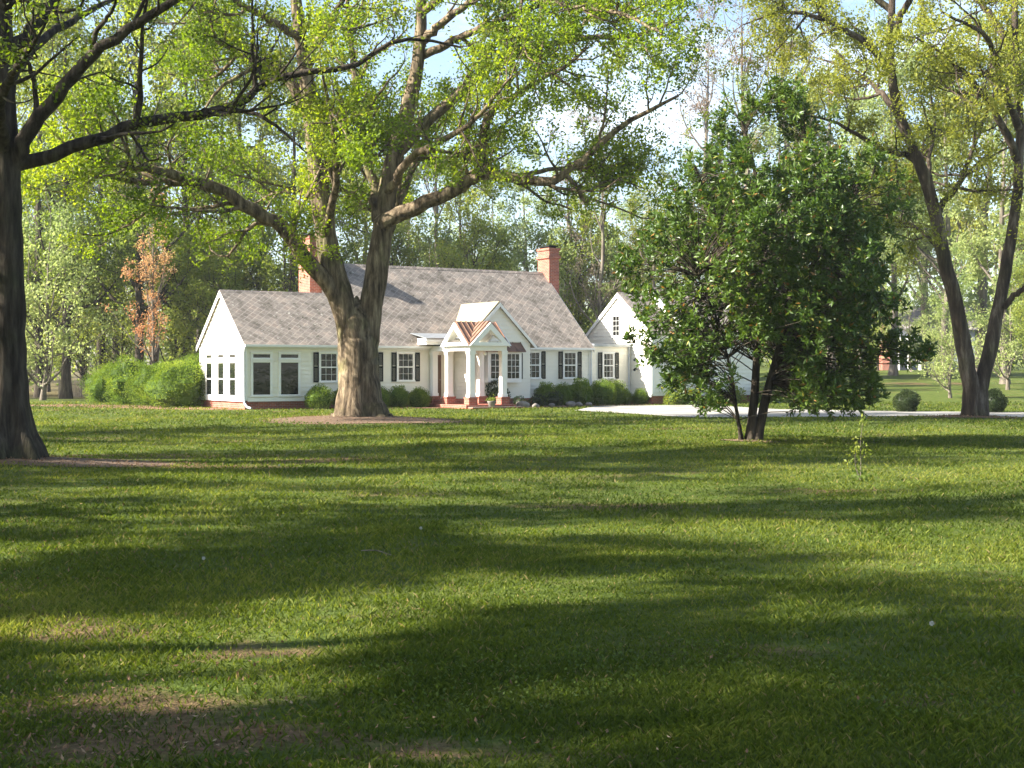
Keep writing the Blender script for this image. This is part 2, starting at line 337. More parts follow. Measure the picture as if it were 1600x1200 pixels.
def ground_sheet(name, poly, m, lift=.012, rings=10, kind='structure'):
    poly = np.asarray(poly, float); c = poly.mean(0); n = len(poly); b = MB()
    t = np.linspace(0, 1, rings + 1)[1:]
    pts = np.vstack([c[None]] + [c + (poly - c) * k for k in t])
    z = ground_z(pts[:, 0], pts[:, 1]) + lift
    fs = [[(0, 1 + i, 1 + (i + 1) % n) for i in range(n)]]
    for r in range(rings - 1):
        o = 1 + r * n; fs.append([(o + i, o + n + i, o + n + (i + 1) % n, o + (i + 1) % n) for i in range(n)])
    b.add(np.column_stack([pts, z]), fs)
    o = b.build(name, m, smooth=True); tag(o, kind=kind)
    return o

def densify(poly, step=1.0):
    poly = np.asarray(poly, float); out = []
    for a, b in zip(poly, np.roll(poly, -1, 0)):
        k = max(1, int(np.linalg.norm(b - a) / step)); out += [a + (b - a) * i / k for i in range(k)]
    return np.array(out)

def strip_sheet(name, near, far, m, lift):
    near = np.asarray(near, float); far = np.asarray(far, float); n = 60; k = 10
    def res(p):
        d = np.r_[0, np.cumsum(np.linalg.norm(np.diff(p, axis=0), axis=1))]; t = np.linspace(0, d[-1], n)
        return np.stack([np.interp(t, d, p[:, 0]), np.interp(t, d, p[:, 1])], 1)
    A, B_ = res(near), res(far); b = MB(); u = np.linspace(0, 1, k)[:, None, None]
    p = (A[None] * (1 - u) + B_[None] * u).reshape(-1, 2)
    i = (np.arange(k - 1)[:, None] * n + np.arange(n - 1)[None]).ravel()
    b.add(np.column_stack([p, ground_z(p[:, 0], p[:, 1]) + lift]), [np.stack([i, i + 1, i + n + 1, i + n], 1)])
    return tag(b.build(name, m, smooth=True), kind='structure')

drive_near = [(2.6, 58.5), (4.9, 53.6), (6.4, 49.9), (9.0, 49.2), (14, 49.8), (19, 50.2), (28, 50.0), (60, 47)]
drive_far = [(3.8, 65.5), (6.8, 67.6), (9.5, 68.0), (11.5, 60.5), (15, 58.0), (20, 56.0), (30, 55.0), (60, 53)]
strip_sheet('driveway', drive_near, drive_far, M['concrete'], .02)
ground_sheet('mulch_bed', blob_poly(-4.75, 45.6, 3.1, 2.9, seed=3), M['mulch'])
ground_sheet('mulch_bed', blob_poly(-7.8, 24.2, 2.3, 1.0, seed=5), M['mulch'])
ground_sheet('mulch_bed', blob_poly(15.8, 48.3, 1.6, 1.0, seed=6), M['mulch'])
ground_sheet('mulch_bed', blob_poly(5.5, 32.3, .75, .55, seed=7), M['mulch'])

# ------------------------------------------------------------------ the house
HA = R(32); HO = (-11.47, 60.5, 0.0)
def hw(s, n):          # house coordinates (along the front, out of the front) -> world x, y
    return HO[0] + math.cos(HA) * s + math.sin(HA) * n, HO[1] + math.sin(HA) * s - math.cos(HA) * n
house = empty('house', HO, HA)
tag(house, 'long low white clapboard house with grey shingle roof, brick chimneys and small porch', 'house')

def fr(y0):            # frame of a wall whose outside is -y : a -> x, o -> outward
    return lambda a, o, z: (a, y0 - o, z)
def lf(x0):            # outside is -x : a -> y
    return lambda a, o, z: (x0 - o, a, z)
def rt(x0):
    return lambda a, o, z: (x0 + o, a, z)
def bk(y0):
    return lambda a, o, z: (a, y0 + o, z)

def clapboard(name, poly, T, parent, course=.19, m='siding'):
    """weatherboards on a convex wall outline: every course leans out at its foot"""
    poly = np.array(poly, float); z0, z1 = poly[:, 1].min(), poly[:, 1].max(); b = MB()
    def span(z):
        xs = []
        for p, q in zip(poly, np.roll(poly, -1, 0)):
            if abs(p[1] - q[1]) < 1e-9:
                if abs(p[1] - z) < 1e-6: xs += [p[0], q[0]]
            elif min(p[1], q[1]) - 1e-9 <= z <= max(p[1], q[1]) + 1e-9: xs.append(p[0] + (q[0] - p[0]) * (z - p[1]) / (q[1] - p[1]))
        return min(xs), max(xs)
    z = z0
    while z < z1 - 1e-4:
        zt = min(z + course, z1); kn = [k for k in poly[:, 1] if z + 1e-4 < k < zt - 1e-4]
        cuts = [z] + sorted(set(kn)) + [zt]
        for za, zb in zip(cuts[:-1], cuts[1:]):
            (a0, a1), (c0, c1) = span(za), span(zb)
            oa = .036 * (1 - (za - z) / course); ob = .036 * (1 - (zb - z) / course)
            b.add([T(a0, oa, za), T(a1, oa, za), T(c1, ob, zb), T(c0, ob, zb)], [(0, 1, 2, 3)])
            if za == z: b.add([T(a0, 0, za), T(a1, 0, za), T(a1, oa, za), T(a0, oa, za)], [(0, 1, 2, 3)])
        z = zt
    b.add([T(p[0], -.02, p[1]) for p in poly], [tuple(range(len(poly)))])
    return b.build(name, M[m], parent)

def tbox(b, T, a0, a1, o0, o1, z0, z1):
    p = [T(a, o, z) for z in (z0, z1) for a, o in ((a0, o0), (a1, o0), (a1, o1), (a0, o1))]
    return b.hexa(p)

def window(T, a0, a1, z0, z1, cols=3, rows=4, mid=True, shutters='', casing=.07, parent=None, sill=True):
    w = MB(); c = casing; T0 = T; T = lambda a, o, z: T0(a, o + (.012 if o > 0 else 0), z)
    tbox(w, T, a0 - c, a0, 0, .055, z0 - .001, z1 + .001); tbox(w, T, a1, a1 + c, 0, .055, z0 - .001, z1 + .001)
    tbox(w, T, a0 - c - .02, a1 + c + .02, 0, .075, z1, z1 + c)
    tbox(w, T, a0 - c - .03, a1 + c + .03, 0, .09, z0 - .06, z0)
    o = w.build('window', M['trim'], parent or house)
    p = MB(); tbox(p, T, a0, a1, -.01, .03, z0, z1); p.build('pane', M['glass'], o)
    k = MB(); s = .006
    for i in range(1, cols):
        x = a0 + (a1 - a0) * i / cols; tbox(k, T, x - s, x + s, .029, .042, z0 + .03, z1 - .03)
    for j in range(1, rows):
        z = z0 + (z1 - z0) * j / rows
        if mid and rows % 2 == 0 and j == rows // 2: continue
        tbox(k, T, a0 + .03, a1 - .03, .029, .040, z - s, z + s)
    if mid: zm = (z0 + z1) / 2; tbox(k, T, a0 + .03, a1 - .03, .029, .048, zm - .028, zm + .028)
    for q in ((a0, a0 + .03, z0, z1), (a1 - .03, a1, z0, z1)): tbox(k, T, q[0], q[1], .029, .046, q[2], q[3])
    for q in ((z0, z0 + .035), (z1 - .035, z1)): tbox(k, T, a0 + .031, a1 - .031, .029, .045, *q)
    k.build('sash', M['trim'], o)
    for side in shutters:
        e0 = a0 - c - .26 if side == 'l' else a1 + c + .03
        h = MB(); e1 = e0 + .24
        for q in ((e0, e0 + .035), (e1 - .035, e1)): tbox(h, T, q[0], q[1], .02, .055, z0 - .04, z1 + .04)
        for q in ((z0 - .04, z0 + .02), (z1 - .02, z1 + .04), ((z0 + z1) / 2 - .03, (z0 + z1) / 2 + .03)): tbox(h, T, e0 + .035, e1 - .035, .02, .055, *q)
        zz = z0 + .03
        while zz < z1 - .03:
            if abs(zz - (z0 + z1) / 2) > .05: tbox(h, T, e0 + .035, e1 - .035, .024, .045, zz, zz + .03)
            zz += .045
        h.build('shutter', M['shutter'], o)
    return o

MAIN = (5.36, 18.1); SUN = (0.0, 5.36); GAR = 20.6
front = fr(0)
clapboard('wall', [(0, .38), (GAR, .38), (GAR, 2.93), (0, 2.93)], front, house)
clapboard('wall', [(0, .38), (5.6, .38), (5.6, 2.86), (2.8, 5.12), (0, 2.86)], lf(0), house)
clapboard('wall', [(0, 2.0), (8.7, 2.0), (8.7, 2.86), (4.35, 6.66), (0, 2.86)], lf(5.36), house)
clapboard('wall', [(0, .38), (8.7, .38), (8.7, 2.86), (4.35, 6.66), (0, 2.86)], rt(18.1), house)
clapboard('wall', [(5.36, .38), (18.1, .38), (18.1, 2.9), (5.36, 2.9)], bk(8.7), house, .4)
clapboard('wall', [(0, .38), (5.36, .38), (5.36, 2.9), (0, 2.9)], bk(5.6), house, .4)
b = MB(); b.box(.0, GAR, .03, 5.55, -.3, .38); b.box(5.4, 18.06, 5.56, 8.66, -.3, .38)
b.build('foundation', M['brick'], house)

def gable_roof(name, x0, x1, y0, ym, y1, ze, zr, m, ovx=.18, ovy=.22, th=.1, rake=True):
    k = (zr - ze) / (ym - y0); b = MB()
    e0, e1 = y0 - ovy, y1 + ovy; zz = ze - k * ovy
    b.slab((x0 - ovx, e0, zz), (x1 + ovx, e0, zz), (x1 + ovx, ym, zr), (x0 - ovx, ym, zr), th)
    b.slab((x1 + ovx, e1, zz), (x0 - ovx, e1, zz), (x0 - ovx, ym, zr), (x1 + ovx, ym, zr), th)
    o = b.build(name, m, house)
    r = MB()                       # ridge capping and white barge boards
    r.prism([(x0 - ovx - .01, ym - .13, zr - .10), (x0 - ovx - .01, ym, zr + .035), (x0 - ovx - .01, ym + .13, zr - .10)], (x1 - x0 + 2 * ovx + .02, 0, 0))
    r.build('ridge_cap', M['roof'], o)
    if rake:
        for x, dx in ((x0 - ovx - .03, .03), (x1 + ovx, .03)):
            for ya in (e0, e1):
                t = MB(); t.prism([(x, ya, zz - .02), (x, ym, zr - .02), (x, ym, zr - .24), (x, ya, zz - .22)], (dx, 0, 0)); t.build('barge_board', M['trim'], o)
    return o
gable_roof('roof', 0, 5.30, 0, 2.8, 5.6, 2.97, 5.26, M['roof'], ovx=.10)
gable_roof('roof', 5.36, 18.1, 0, 4.35, 8.7, 2.97, 6.80, M['roof'], ovx=.12)
b = MB(); b.box(-.12, 10.2, -.06, -.026, 2.62, 2.80); b.box(13.9, 18.22, -.06, -.026, 2.62, 2.80)
b.box(-.1, 10.2, -.3, -.18, 2.70, 2.80); b.box(14.0, 18.2, -.3, -.18, 2.70, 2.80)
b.build('fascia', M['trim'], house)
for q in ((-.03, .09, -.045, .0, .38, 2.8), (18.02, 18.14, -.045, .0, .38, 2.8), (-.045, -.031, .0, .12, .53, 2.8), (-.045, -.026, 5.5, 5.6, .53, 2.8)):
    MB().box(*q).build('corner_board', M['trim'], house)
MB().box(-.10, -.031, -.02, 5.62, .34, .52).build('base_board', M['trim'], house); MB().box(.1, 5.3, -.06, -.03, .34, .5).build('base_board', M['trim'], house)

# left gable: three tall windows with transoms
for a in (1.35, 2.80, 4.30):
    window(lf(0), a - .37, a + .37, .56, 2.05, 1, 2, parent=house)
    window(lf(0), a - .37, a + .37, 2.21, 2.42, 1, 1, mid=False, parent=house)
# sunroom front: two tall windows with transoms
for a0, a1 in ((.32, 1.16), (1.60, 2.47)):
    window(front, a0, a1, .60, 2.06, 1, 1, mid=False, parent=house)
    window(front, a0, a1, 2.20, 2.42, 1, 1, mid=False, parent=house)
window(front, 3.50, 4.30, 1.20, 2.45, 3, 4, shutters='lr')
window(front, 5.45, 6.25, 1.22, 2.47, 3, 4, shutters='lr')
window(front, 7.36, 8.14, 1.22, 2.47, 3, 4, shutters='lr')
window(front, 14.38, 15.08, 1.32, 2.58, 3, 4, shutters='lr')
window(front, 16.52, 17.22, 1.32, 2.58, 3, 4, shutters='lr')
window(front, 18.90, 19.50, 1.32, 2.55, 3, 4, shutters='lr')

def chimney(x0, x1, y0, y1, z0, z1):
    b = MB(); b.box(x0, x1, y0, y1, z0, z1)
    o = b.build('chimney', M['brick'], house)
    c = MB(); c.box(x0 - .07, x1 + .07, y0 - .07, y1 + .07, z1 - .42, z1 - .28); c.box(x0 - .05, x1 + .05, y0 - .05, y1 + .05, z1, z1 + .12)
    c.build('corbel', M['brick'], o)
    c = MB(); w = (x1 - x0); c.box(x0 + .1, x1 - .1, y0 + .15, y1 - .15, z1 + .12, z1 + .2); c.box(x0 + .02, x1 - .02, y0 + .05, y1 - .05, z1 + .2, z1 + .26)
    c.build('chimney_cap', M['shutter'], o)
    return o
chimney(18.13, 18.75, 3.72, 4.80, -.2, 7.95)
chimney(4.72, 5.33, 3.85, 5.15, 3.4, 7.9)

# cross gable over the entrance wing
WY = -1.2; wc = 12.03
wf = fr(WY)
clapboard('gable_wall', [(10.32, .38), (13.78, .38), (13.78, 2.95), (wc, 4.72), (10.32, 2.95)], wf, house)
clapboard('wall', [(WY, .38), (0, .38), (0, 2.95), (WY, 2.95)], lf(10.32), house)
clapboard('wall', [(WY, .38), (0, .38), (0, 2.95), (WY, 2.95)], rt(13.78), house)
b = MB(); b.box(10.36, 13.74, WY + .03, -.0, -.3, .38); b.build('foundation', M['brick'], house)
b = MB()
for sgn in (-1, 1):
    x = wc + sgn * 2.02; z = 4.86 - 2.02 * 1.015
    pts = [(x, WY - .14, z), (wc, WY - .14, 4.86), (wc, 2.2, 4.86), (x, -.12, z)]
    if sgn > 0: pts = [pts[i] for i in (1, 0, 3, 2)]
    b.slab(*pts, .08) if sgn > 0 else b.slab(pts[0], pts[3], pts[2], pts[1], .08) if False else b.slab(*[pts[i] for i in (0, 1, 2, 3)], -.08)
wr = b.build('wing_roof', M['tan_metal'], house)
b = MB()
for sgn in (-1, 1):
    for k in range(7):
        y = WY - .12 + k * .42
        ze = 4.86; d = 2.02; y_end = y
        t0 = 0.0 if y > -.1 else 1.0
        xe = wc + sgn * (d if y < -.12 else max(0.05, d * (1 - (y + .12) / 2.32)))
        zl = 4.86 - abs(xe - wc) * 1.015
        b.hexa([(wc, y, 4.855), (xe, y, zl - .005), (xe, y + .03, zl - .005), (wc, y + .03, 4.855), (wc, y, 4.90), (xe, y, zl + .04), (xe, y + .03, zl + .04), (wc, y + .03, 4.90)])
b.build('seam', M['tan_metal'], wr)
for sgn in (-1, 1):
    x = wc + sgn * 2.04; b = MB()
    b.prism([(x, WY - .17, 2.66), (x, WY - .17, 2.82), (wc, WY - .17, 4.85), (wc, WY - .17, 4.66)], (0, .03, 0)); b.build('barge_board', M['trim'], wr)
# bay window with a copper hood
bay = MB(); bay.box(11.25, 13.1, WY - .34, WY - .020, 1.12, 2.56); bo = bay.build('bay_window', M['trim'], house)
bT = fr(WY - .34)
for a0, a1 in ((11.42, 12.10), (12.32, 12.95)):
    p = MB(); tbox(p, bT, a0, a1, -.01, .012, 1.32, 2.45); p.build('pane', M['glass'], bo)
    k = MB()
    for i in (1, 2): x = a0 + (a1 - a0) * i / 3; tbox(k, bT, x - .01, x + .01, .012, .03, 1.32, 2.45)
    for j in range(1, 4): z = 1.32 + 1.13 * j / 4; tbox(k, bT, a0, a1, .0125, .028, z - .01, z + .01)
    k.build('sash', M['trim'], bo)
for x in (11.0, 13.12):
    h = MB(); tbox(h, wf, x, x + .22, .02, .06, 1.28, 2.5)
    for j in range(14): tbox(h, wf, x + .03, x + .19, .06, .068, 1.33 + j * .08, 1.37 + j * .08)
    h.build('shutter', M['shutter'], bo)
c = MB(); c.prism([(11.1, WY - .03, 3.0), (11.1, WY - .5, 2.58), (11.1, WY - .5, 2.54), (11.1, WY - .03, 2.56)], (2.15, 0, 0))
for k in range(6): x = 11.1 + k * .42; c.prism([(x, WY - .03, 3.03), (x, WY - .5, 2.61), (x, WY - .5, 2.57), (x, WY - .03, 2.98)], (.03, 0, 0))
c.build('hood', M['copper'], bo)

# front door in the nook, seen between the porch posts
d = MB(); tbox(d, front, 9.32, 9.60, .027, .056, .42, 2.40); do = d.build('door', M['door'], house)
d = MB(); tbox(d, front, 9.68, 10.2, .027, .06, .42, 2.40); tbox(d, front, 9.6, 9.68, .027, .075, .42, 2.45); tbox(d, front, 9.24, 9.32, .027, .075, .42, 2.45); tbox(d, front, 9.32, 9.6, .027, .07, 2.40, 2.48)
d.build('door_frame', M['cream'], do)
d = MB(); d.tubes([[9.56, -.07, 1.25], [9.56, -.1, 1.25], [9.50, -.1, 1.25]], [.012, .012, .012], 8); d.build('handle', M['metal'], do)

# porch : brick piers, square posts, cross-gabled copper roof
porch = empty('porch'); porch.parent = house
S0, S1, Y0, Y1 = 9.13, 10.80, -3.6, -1.62
for (x, y) in ((S0, Y0), (S1, Y0), (S0, Y1), (S1, Y1), (S0, -.22)):
    q = MB(); q.box(x - .22, x + .22, y - .22, y + .22, -.25, .44); q.box(x - .24, x + .24, y - .24, y + .24, .44, .50); q.build('pier', M['brick'], porch)
    q = MB(); q.box(x - .13, x + .13, y - .13, y + .13, .56, 2.48); q.box(x - .16, x + .16, y - .16, y + .16, .50, .64); q.box(x - .16, x + .16, y - .16, y + .16, 2.40, 2.56); q.build('post', M['trim'], porch)
q = MB(); q.box(S0 - .13, S0 + .13, Y0 - .13, -.03, 2.56, 2.80); q.box(S1 - .13, S1 + .13, Y0 - .13, WY - .03, 2.56, 2.80)
q.box(S0 + .131, S1 - .131, Y0 - .13, Y0 + .13, 2.56, 2.80); q.box(S0 + .131, S1 - .131, Y1 - .13, Y1 + .13, 2.56, 2.80); q.build('beam', M['trim'], porch)
q = MB(); q.box(S0 - .5, S1 + .4, Y0 - .45, -.03, -.2, .16); q.box(9.0, 10.3, -1.2, -.03, .16, .36); q.box(8.7, 11.4, Y0 - .9, Y0 - .46, -.2, .08); q.build('step', M['brick'], porch)
xc, yc = (S0 + S1) / 2, (Y0 + Y1) / 2; hx, hy = (S1 - S0) / 2 + .24, (Y1 - Y0) / 2 + .24; za, zb = 2.80, 3.88
q = MB(); corners = {(i, j): (xc + i * hx, yc + j * hy, za) for i in (-1, 1) for j in (-1, 1)}
O = (xc, yc, zb); seams = MB()
def tri(b_, p, q_, r_, th=.05):
    p, q_, r_ = [np.array(k, float) for k in (p, q_, r_)]; n = np.cross(q_ - p, r_ - p); n /= np.linalg.norm(n)
    if n[2] < 0: n = -n
    b_.add(np.vstack([p, q_, r_, p - n * th, q_ - n * th, r_ - n * th]), [[(0, 1, 2), (3, 5, 4)], [(0, 3, 4, 1), (1, 4, 5, 2), (2, 5, 3, 0)]])
    return n
for (i, j), c in corners.items():
    for e in ((xc + i * hx, yc, zb), (xc, yc + j * hy, zb)):
        n = tri(q, c, e, O)
        c_, e_, o_ = np.array(c), np.array(e), np.array(O)
        for t in (.04, .28, .52, .76):      # standing seams run down from the ridge to the valley or eave
            a = e_ + (o_ - e_) * t; fdir = c_ - e_; end = a + fdir * (1 - t)
            w = (o_ - e_) / np.linalg.norm(o_ - e_) * .012
            seams.hexa([a - w, a + w, end + w, end - w, a - w + n * .035, a + w + n * .035, end + w + n * .035, end - w + n * .035])
pr = q.build('porch_roof', M['copper'], porch); seams.build('seam', M['copper'], pr)
q = MB(); dz_ = np.array([0, 0, -.09])
for c in corners.values():
    for e in ((xc + (1 if c[0] > xc else -1) * hx, yc, zb), (xc, yc + (1 if c[1] > yc else -1) * hy, zb)): tri(q, np.array(c) + dz_, np.array(e) + dz_, np.array(O) + dz_, .01)
q.build('soffit', M['trim'], pr)
q = MB()
def gable_frame(T, half, z0, z1, w=.30, o0=0, o1=.10):
    k = (z1 - z0) / half; ih = half - w * 1.5; iz0 = z0 + .16; iz1 = iz0 + ih * k * .93
    for sg in (-1, 1):
        pts = [(sg * half, z0), (0, z1), (0, iz1), (sg * ih, iz0), (sg * ih, z0)] if False else None
        for quad in ([(sg * half, z0), (0, z1), (0, iz1), (sg * ih, iz0)], [(sg * half, z0), (sg * ih, iz0), (0, iz0), (0, z0)]):
            q.hexa([T(a, o0, z) for a, z in quad] + [T(a, o1, z) for a, z in quad])
gable_frame(lambda a, o, z: (xc - hx + .02 - o, yc + a, z), hy - .02, za - .02, zb - .06)
gable_frame(lambda a, o, z: (xc + a, yc - hy + .02 - o, z), hx - .02, za - .02, zb - .06)
gable_frame(lambda a, o, z: (xc + hx - .02 + o, yc + a, z), hy - .02, za - .02, zb - .06)
q.build('gable_board', M['trim'], porch)
q = MB(); q.box(S0 - .12, S1 + .12, Y0 - .12, Y1 + .12, 2.80, 2.83); q.build('ceiling', M['cream'], porch)
q = MB(); q.box(8.35, 10.25, -.95, -.06, 2.86, 3.16); q.box(8.27, 10.28, -1.03, -.30, 3.0, 3.10); lr = q.build('low_roof', M['trim'], porch)
q = MB(); q.slab((8.25, -1.06, 3.165), (10.28, -1.06, 3.165), (10.28, .45, 3.42), (8.25, .45, 3.42), .03); q.build('roof_sheet', M['metal'], lr)
q = MB(); t = np.linspace(0, 2 * math.pi, 13)
q.tubes([[xc, Y0 + .2, 2.83], [xc, Y0 + .2, 2.55], [xc, Y0 + .2, 2.45], [xc, Y0 + .2, 2.36]], [.02, .02, .10, .07], 10); q.build('porch_lantern', M['trim'], porch)

# downpipes
def pipe(path, r=.045):
    b = MB(); b.tubes(np.array(path), np.full(len(path), r), 8); return b.build('downspout', M['downspout'], house, True)
pipe([(-.09, -.24, 2.72), (-.09, -.20, 2.6), (-.07, -.09, 2.45), (-.07, -.09, .5), (-.07, -.09, .3), (-.02, -.25, .12), (.03, -.62, .06)], .05)
pipe([(18.12, -.10, 2.8), (18.12, -.09, 2.4), (18.12, -.09, .3)], .03)
pipe([(20.45, -.10, 2.9), (20.45, -.09, 2.4), (20.45, -.09, .3)], .03)

# connector and garage wing
b = MB(); b.box(18.24, 20.58, -.14, 3.2, 2.94, 3.02); b.box(18.24, 20.58, -.18, -.14, 2.88, 3.0); b.build('flat_roof', M['metal'], house)
GF, GM_, GB = -1.8, 1.0, 3.8
lg = lf(GAR)
clapboard('gable_wall', [(GF, .42), (GB, .42), (GB, 3.56), (GM_, 5.60), (GF, 3.56)], lg, house)
window(lg, .85, 1.45, 3.45, 4.50, 2, 4, mid=False)
clapboard('wall', [(GAR, .42), (27.6, .42), (27.6, 3.56), (GAR, 3.56)], fr(GF), house)
clapboard('gable_wall', [(GF, .42), (GB, .42), (GB, 3.56), (GM_, 5.60), (GF, 3.56)], rt(27.6), house)
clapboard('wall', [(GAR, .42), (27.6, .42), (27.6, 3.56), (GAR, 3.56)], bk(GB), house, .4)
b = MB(); b.box(GAR + .02, 27.58, GF + .03, GB - .03, -.3, .42); b.build('foundation', M['brick'], house)
gable_roof('roof', GAR, 22.55, GF, GM_, GB, 3.62, 5.68, M['roof'], ovx=.08, ovy=.14)
gable_roof('roof', 22.6, 27.6, GF, GM_, GB, 3.86, 5.98, M['roof'], ovx=.10, ovy=.24)
for ya in (GF - .22, GB + .22):
    b = MB(); b.prism([(22.45, ya, 3.3), (22.45, ya, 3.86), (22.45, GM_, 6.04), (22.45, GM_, 5.55)], (.10, 0, 0)); b.build('parapet', M['trim'], house)
for q in ((GAR - .045, GAR - .026, GF, GF + .14, .51, 3.5), (GAR - .04, GAR + .1, GF - .045, GF - .026, .51, 3.5)): MB().box(*q).build('corner_board', M['trim'], house)
MB().box(GAR - .09, GAR - .03, GF - .02, GB, .36, .5).build('base_board', M['trim'], house)
for z in (2.25, 1.75):          # small wall lamps beside the corner
    q = MB(); q.tubes([[20.57, -.62, z], [20.45, -.62, z + .04], [20.38, -.62, z - .06]], [.03, .05, .07], 8); q.build('wall_lamp', M['shutter'], house)

# brick walk and planting beds against the house
ground_sheet('brick_walk', densify([hw(5.2, .7), hw(5.2, 1.55), hw(8.6, 3.2), hw(8.6, .7)]), M['soil'], .016)
ground_sheet('planting_bed', densify([hw(2.4, .03), hw(2.4, 1.7), hw(8.6, 1.6), hw(8.6, .03)]), M['soil'], .010)
ground_sheet('planting_bed', densify([hw(11.3, 1.25), hw(11.3, 4.2), hw(13.5, 4.0), hw(16, 2.6), hw(20.5, 2.2), hw(20.5, .03), hw(13.9, .03), hw(13.85, 1.25)]), M['soil'], .010)
ground_sheet('planting_bed', densify([hw(-.3, .6), hw(-2.2, -1), hw(-4.5, -6), hw(-7, -13), hw(-4, -14), hw(-.03, -5.4), hw(-.05, 0)]), M['soil'], .010)

# ------------------------------------------------------------------ tree machinery
def spline(ctrl, n=26):
    c = np.array(ctrl, float); c = np.vstack([2 * c[0] - c[1], c, 2 * c[-1] - c[-2]]); m = len(c) - 3
    t = np.linspace(0, m - 1e-6, n); i = t.astype(int); f = (t - i)[:, None]
    p0, p1, p2, p3 = c[i], c[i + 1], c[i + 2], c[i + 3]
    return .5 * (2 * p1 + (p2 - p0) * f + (2 * p0 - 5 * p1 + 4 * p2 - p3) * f ** 2 + (3 * p1 - p0 - 3 * p2 + p3) * f ** 3)

def sprout(Pp, rad, dens, len_, ang=(35, 70), tmin=.25, N=6, up=.15, wob=.25, thin=.6, tip=True, taper=.7, lenpow=.5):
    B = len(Pp); L = np.linalg.norm(np.diff(Pp, axis=1), axis=2).sum(1)
    cnt = rng.poisson(dens * L * (1 - tmin)); idx = np.repeat(np.arange(B), cnt)
    t = rng.uniform(tmin, 1, len(idx))
    if tip: idx = np.r_[idx, np.arange(B)]; t = np.r_[t, np.full(B, .995)]
    n = len(idx); Np = Pp.shape[1]; f = t * (Np - 1); i0 = np.minimum(f.astype(int), Np - 2); fr_ = (f - i0)[:, None]
    p = Pp[idx, i0] * (1 - fr_) + Pp[idx, i0 + 1] * fr_
    T = Pp[idx, i0 + 1] - Pp[idx, i0]; T /= np.linalg.norm(T, axis=1, keepdims=True) + 1e-9
    q = np.cross(T, rng.normal(size=(n, 3))); q /= np.linalg.norm(q, axis=1, keepdims=True) + 1e-9
    a = np.radians(rng.uniform(*ang, n))
    if tip: a[-B:] *= .3
    d = T * np.cos(a)[:, None] + q * np.sin(a)[:, None]
    ln = rng.uniform(len_[0], len_[1], n) * (1.1 - .6 * t ** (1 / lenpow if lenpow else 1))
    if tip: ln[-B:] = rng.uniform(len_[0], len_[1], B) * .8
    pr = rad[idx, i0] * (1 - fr_[:, 0]) + rad[idx, i0 + 1] * fr_[:, 0]
    r0 = np.minimum(pr * thin, ln * .022 + .004)
    out = np.empty((n, N, 3)); out[:, 0] = p; st = ln / (N - 1)
    for k in range(1, N):
        d = d + rng.normal(size=(n, 3)) * wob; d[:, 2] += up; d /= np.linalg.norm(d, axis=1, keepdims=True)
        out[:, k] = out[:, k - 1] + d * st[:, None]
    rr = r0[:, None] * np.linspace(1, 1 - taper, N)[None]
    return out, rr

def scatter(Pp, per, sd, tmin=.2):
    B, N, _ = Pp.shape; idx = np.repeat(np.arange(B), rng.poisson(per, B)); t = rng.uniform(tmin, 1, len(idx)) * (N - 1.001); i = t.astype(int); f = (t - i)[:, None]
    return Pp[idx, i] * (1 - f) + Pp[idx, i + 1] * f + rng.normal(size=(len(idx), 3)) * sd

def clump_tint(p, s=.55, seed=0):
    """slow variation of leaf age through a crown, plus a little per leaf"""
    r = np.random.default_rng(seed); k = r.normal(size=(5, 3)) * s; ph = r.uniform(0, 6.3, 5)
    return np.clip(.5 + .11 * np.sin(p @ k.T + ph).sum(1) + rng.normal(0, .16, len(p)), 0, 1)

def limbs_to_arrays(limbs, n=26, jit=.03):
    A = np.array([spline(c, n) for c, _, _ in limbs])
    r = np.array([np.interp(np.linspace(0, len(a) - 1, n), np.arange(len(a)), a) if isinstance(a, list) else np.linspace(1, 0, n) ** .85 * (a - b_) + b_ for _, a, b_ in limbs])
    A[:, 2:-1] += rng.normal(size=A[:, 2:-1].shape) * jit * np.minimum(1, r[:, 2:-1, None] * 6)
    return A, r

def rel(path, o): return [tuple(np.array(p) - np.array(o)) for p in path]

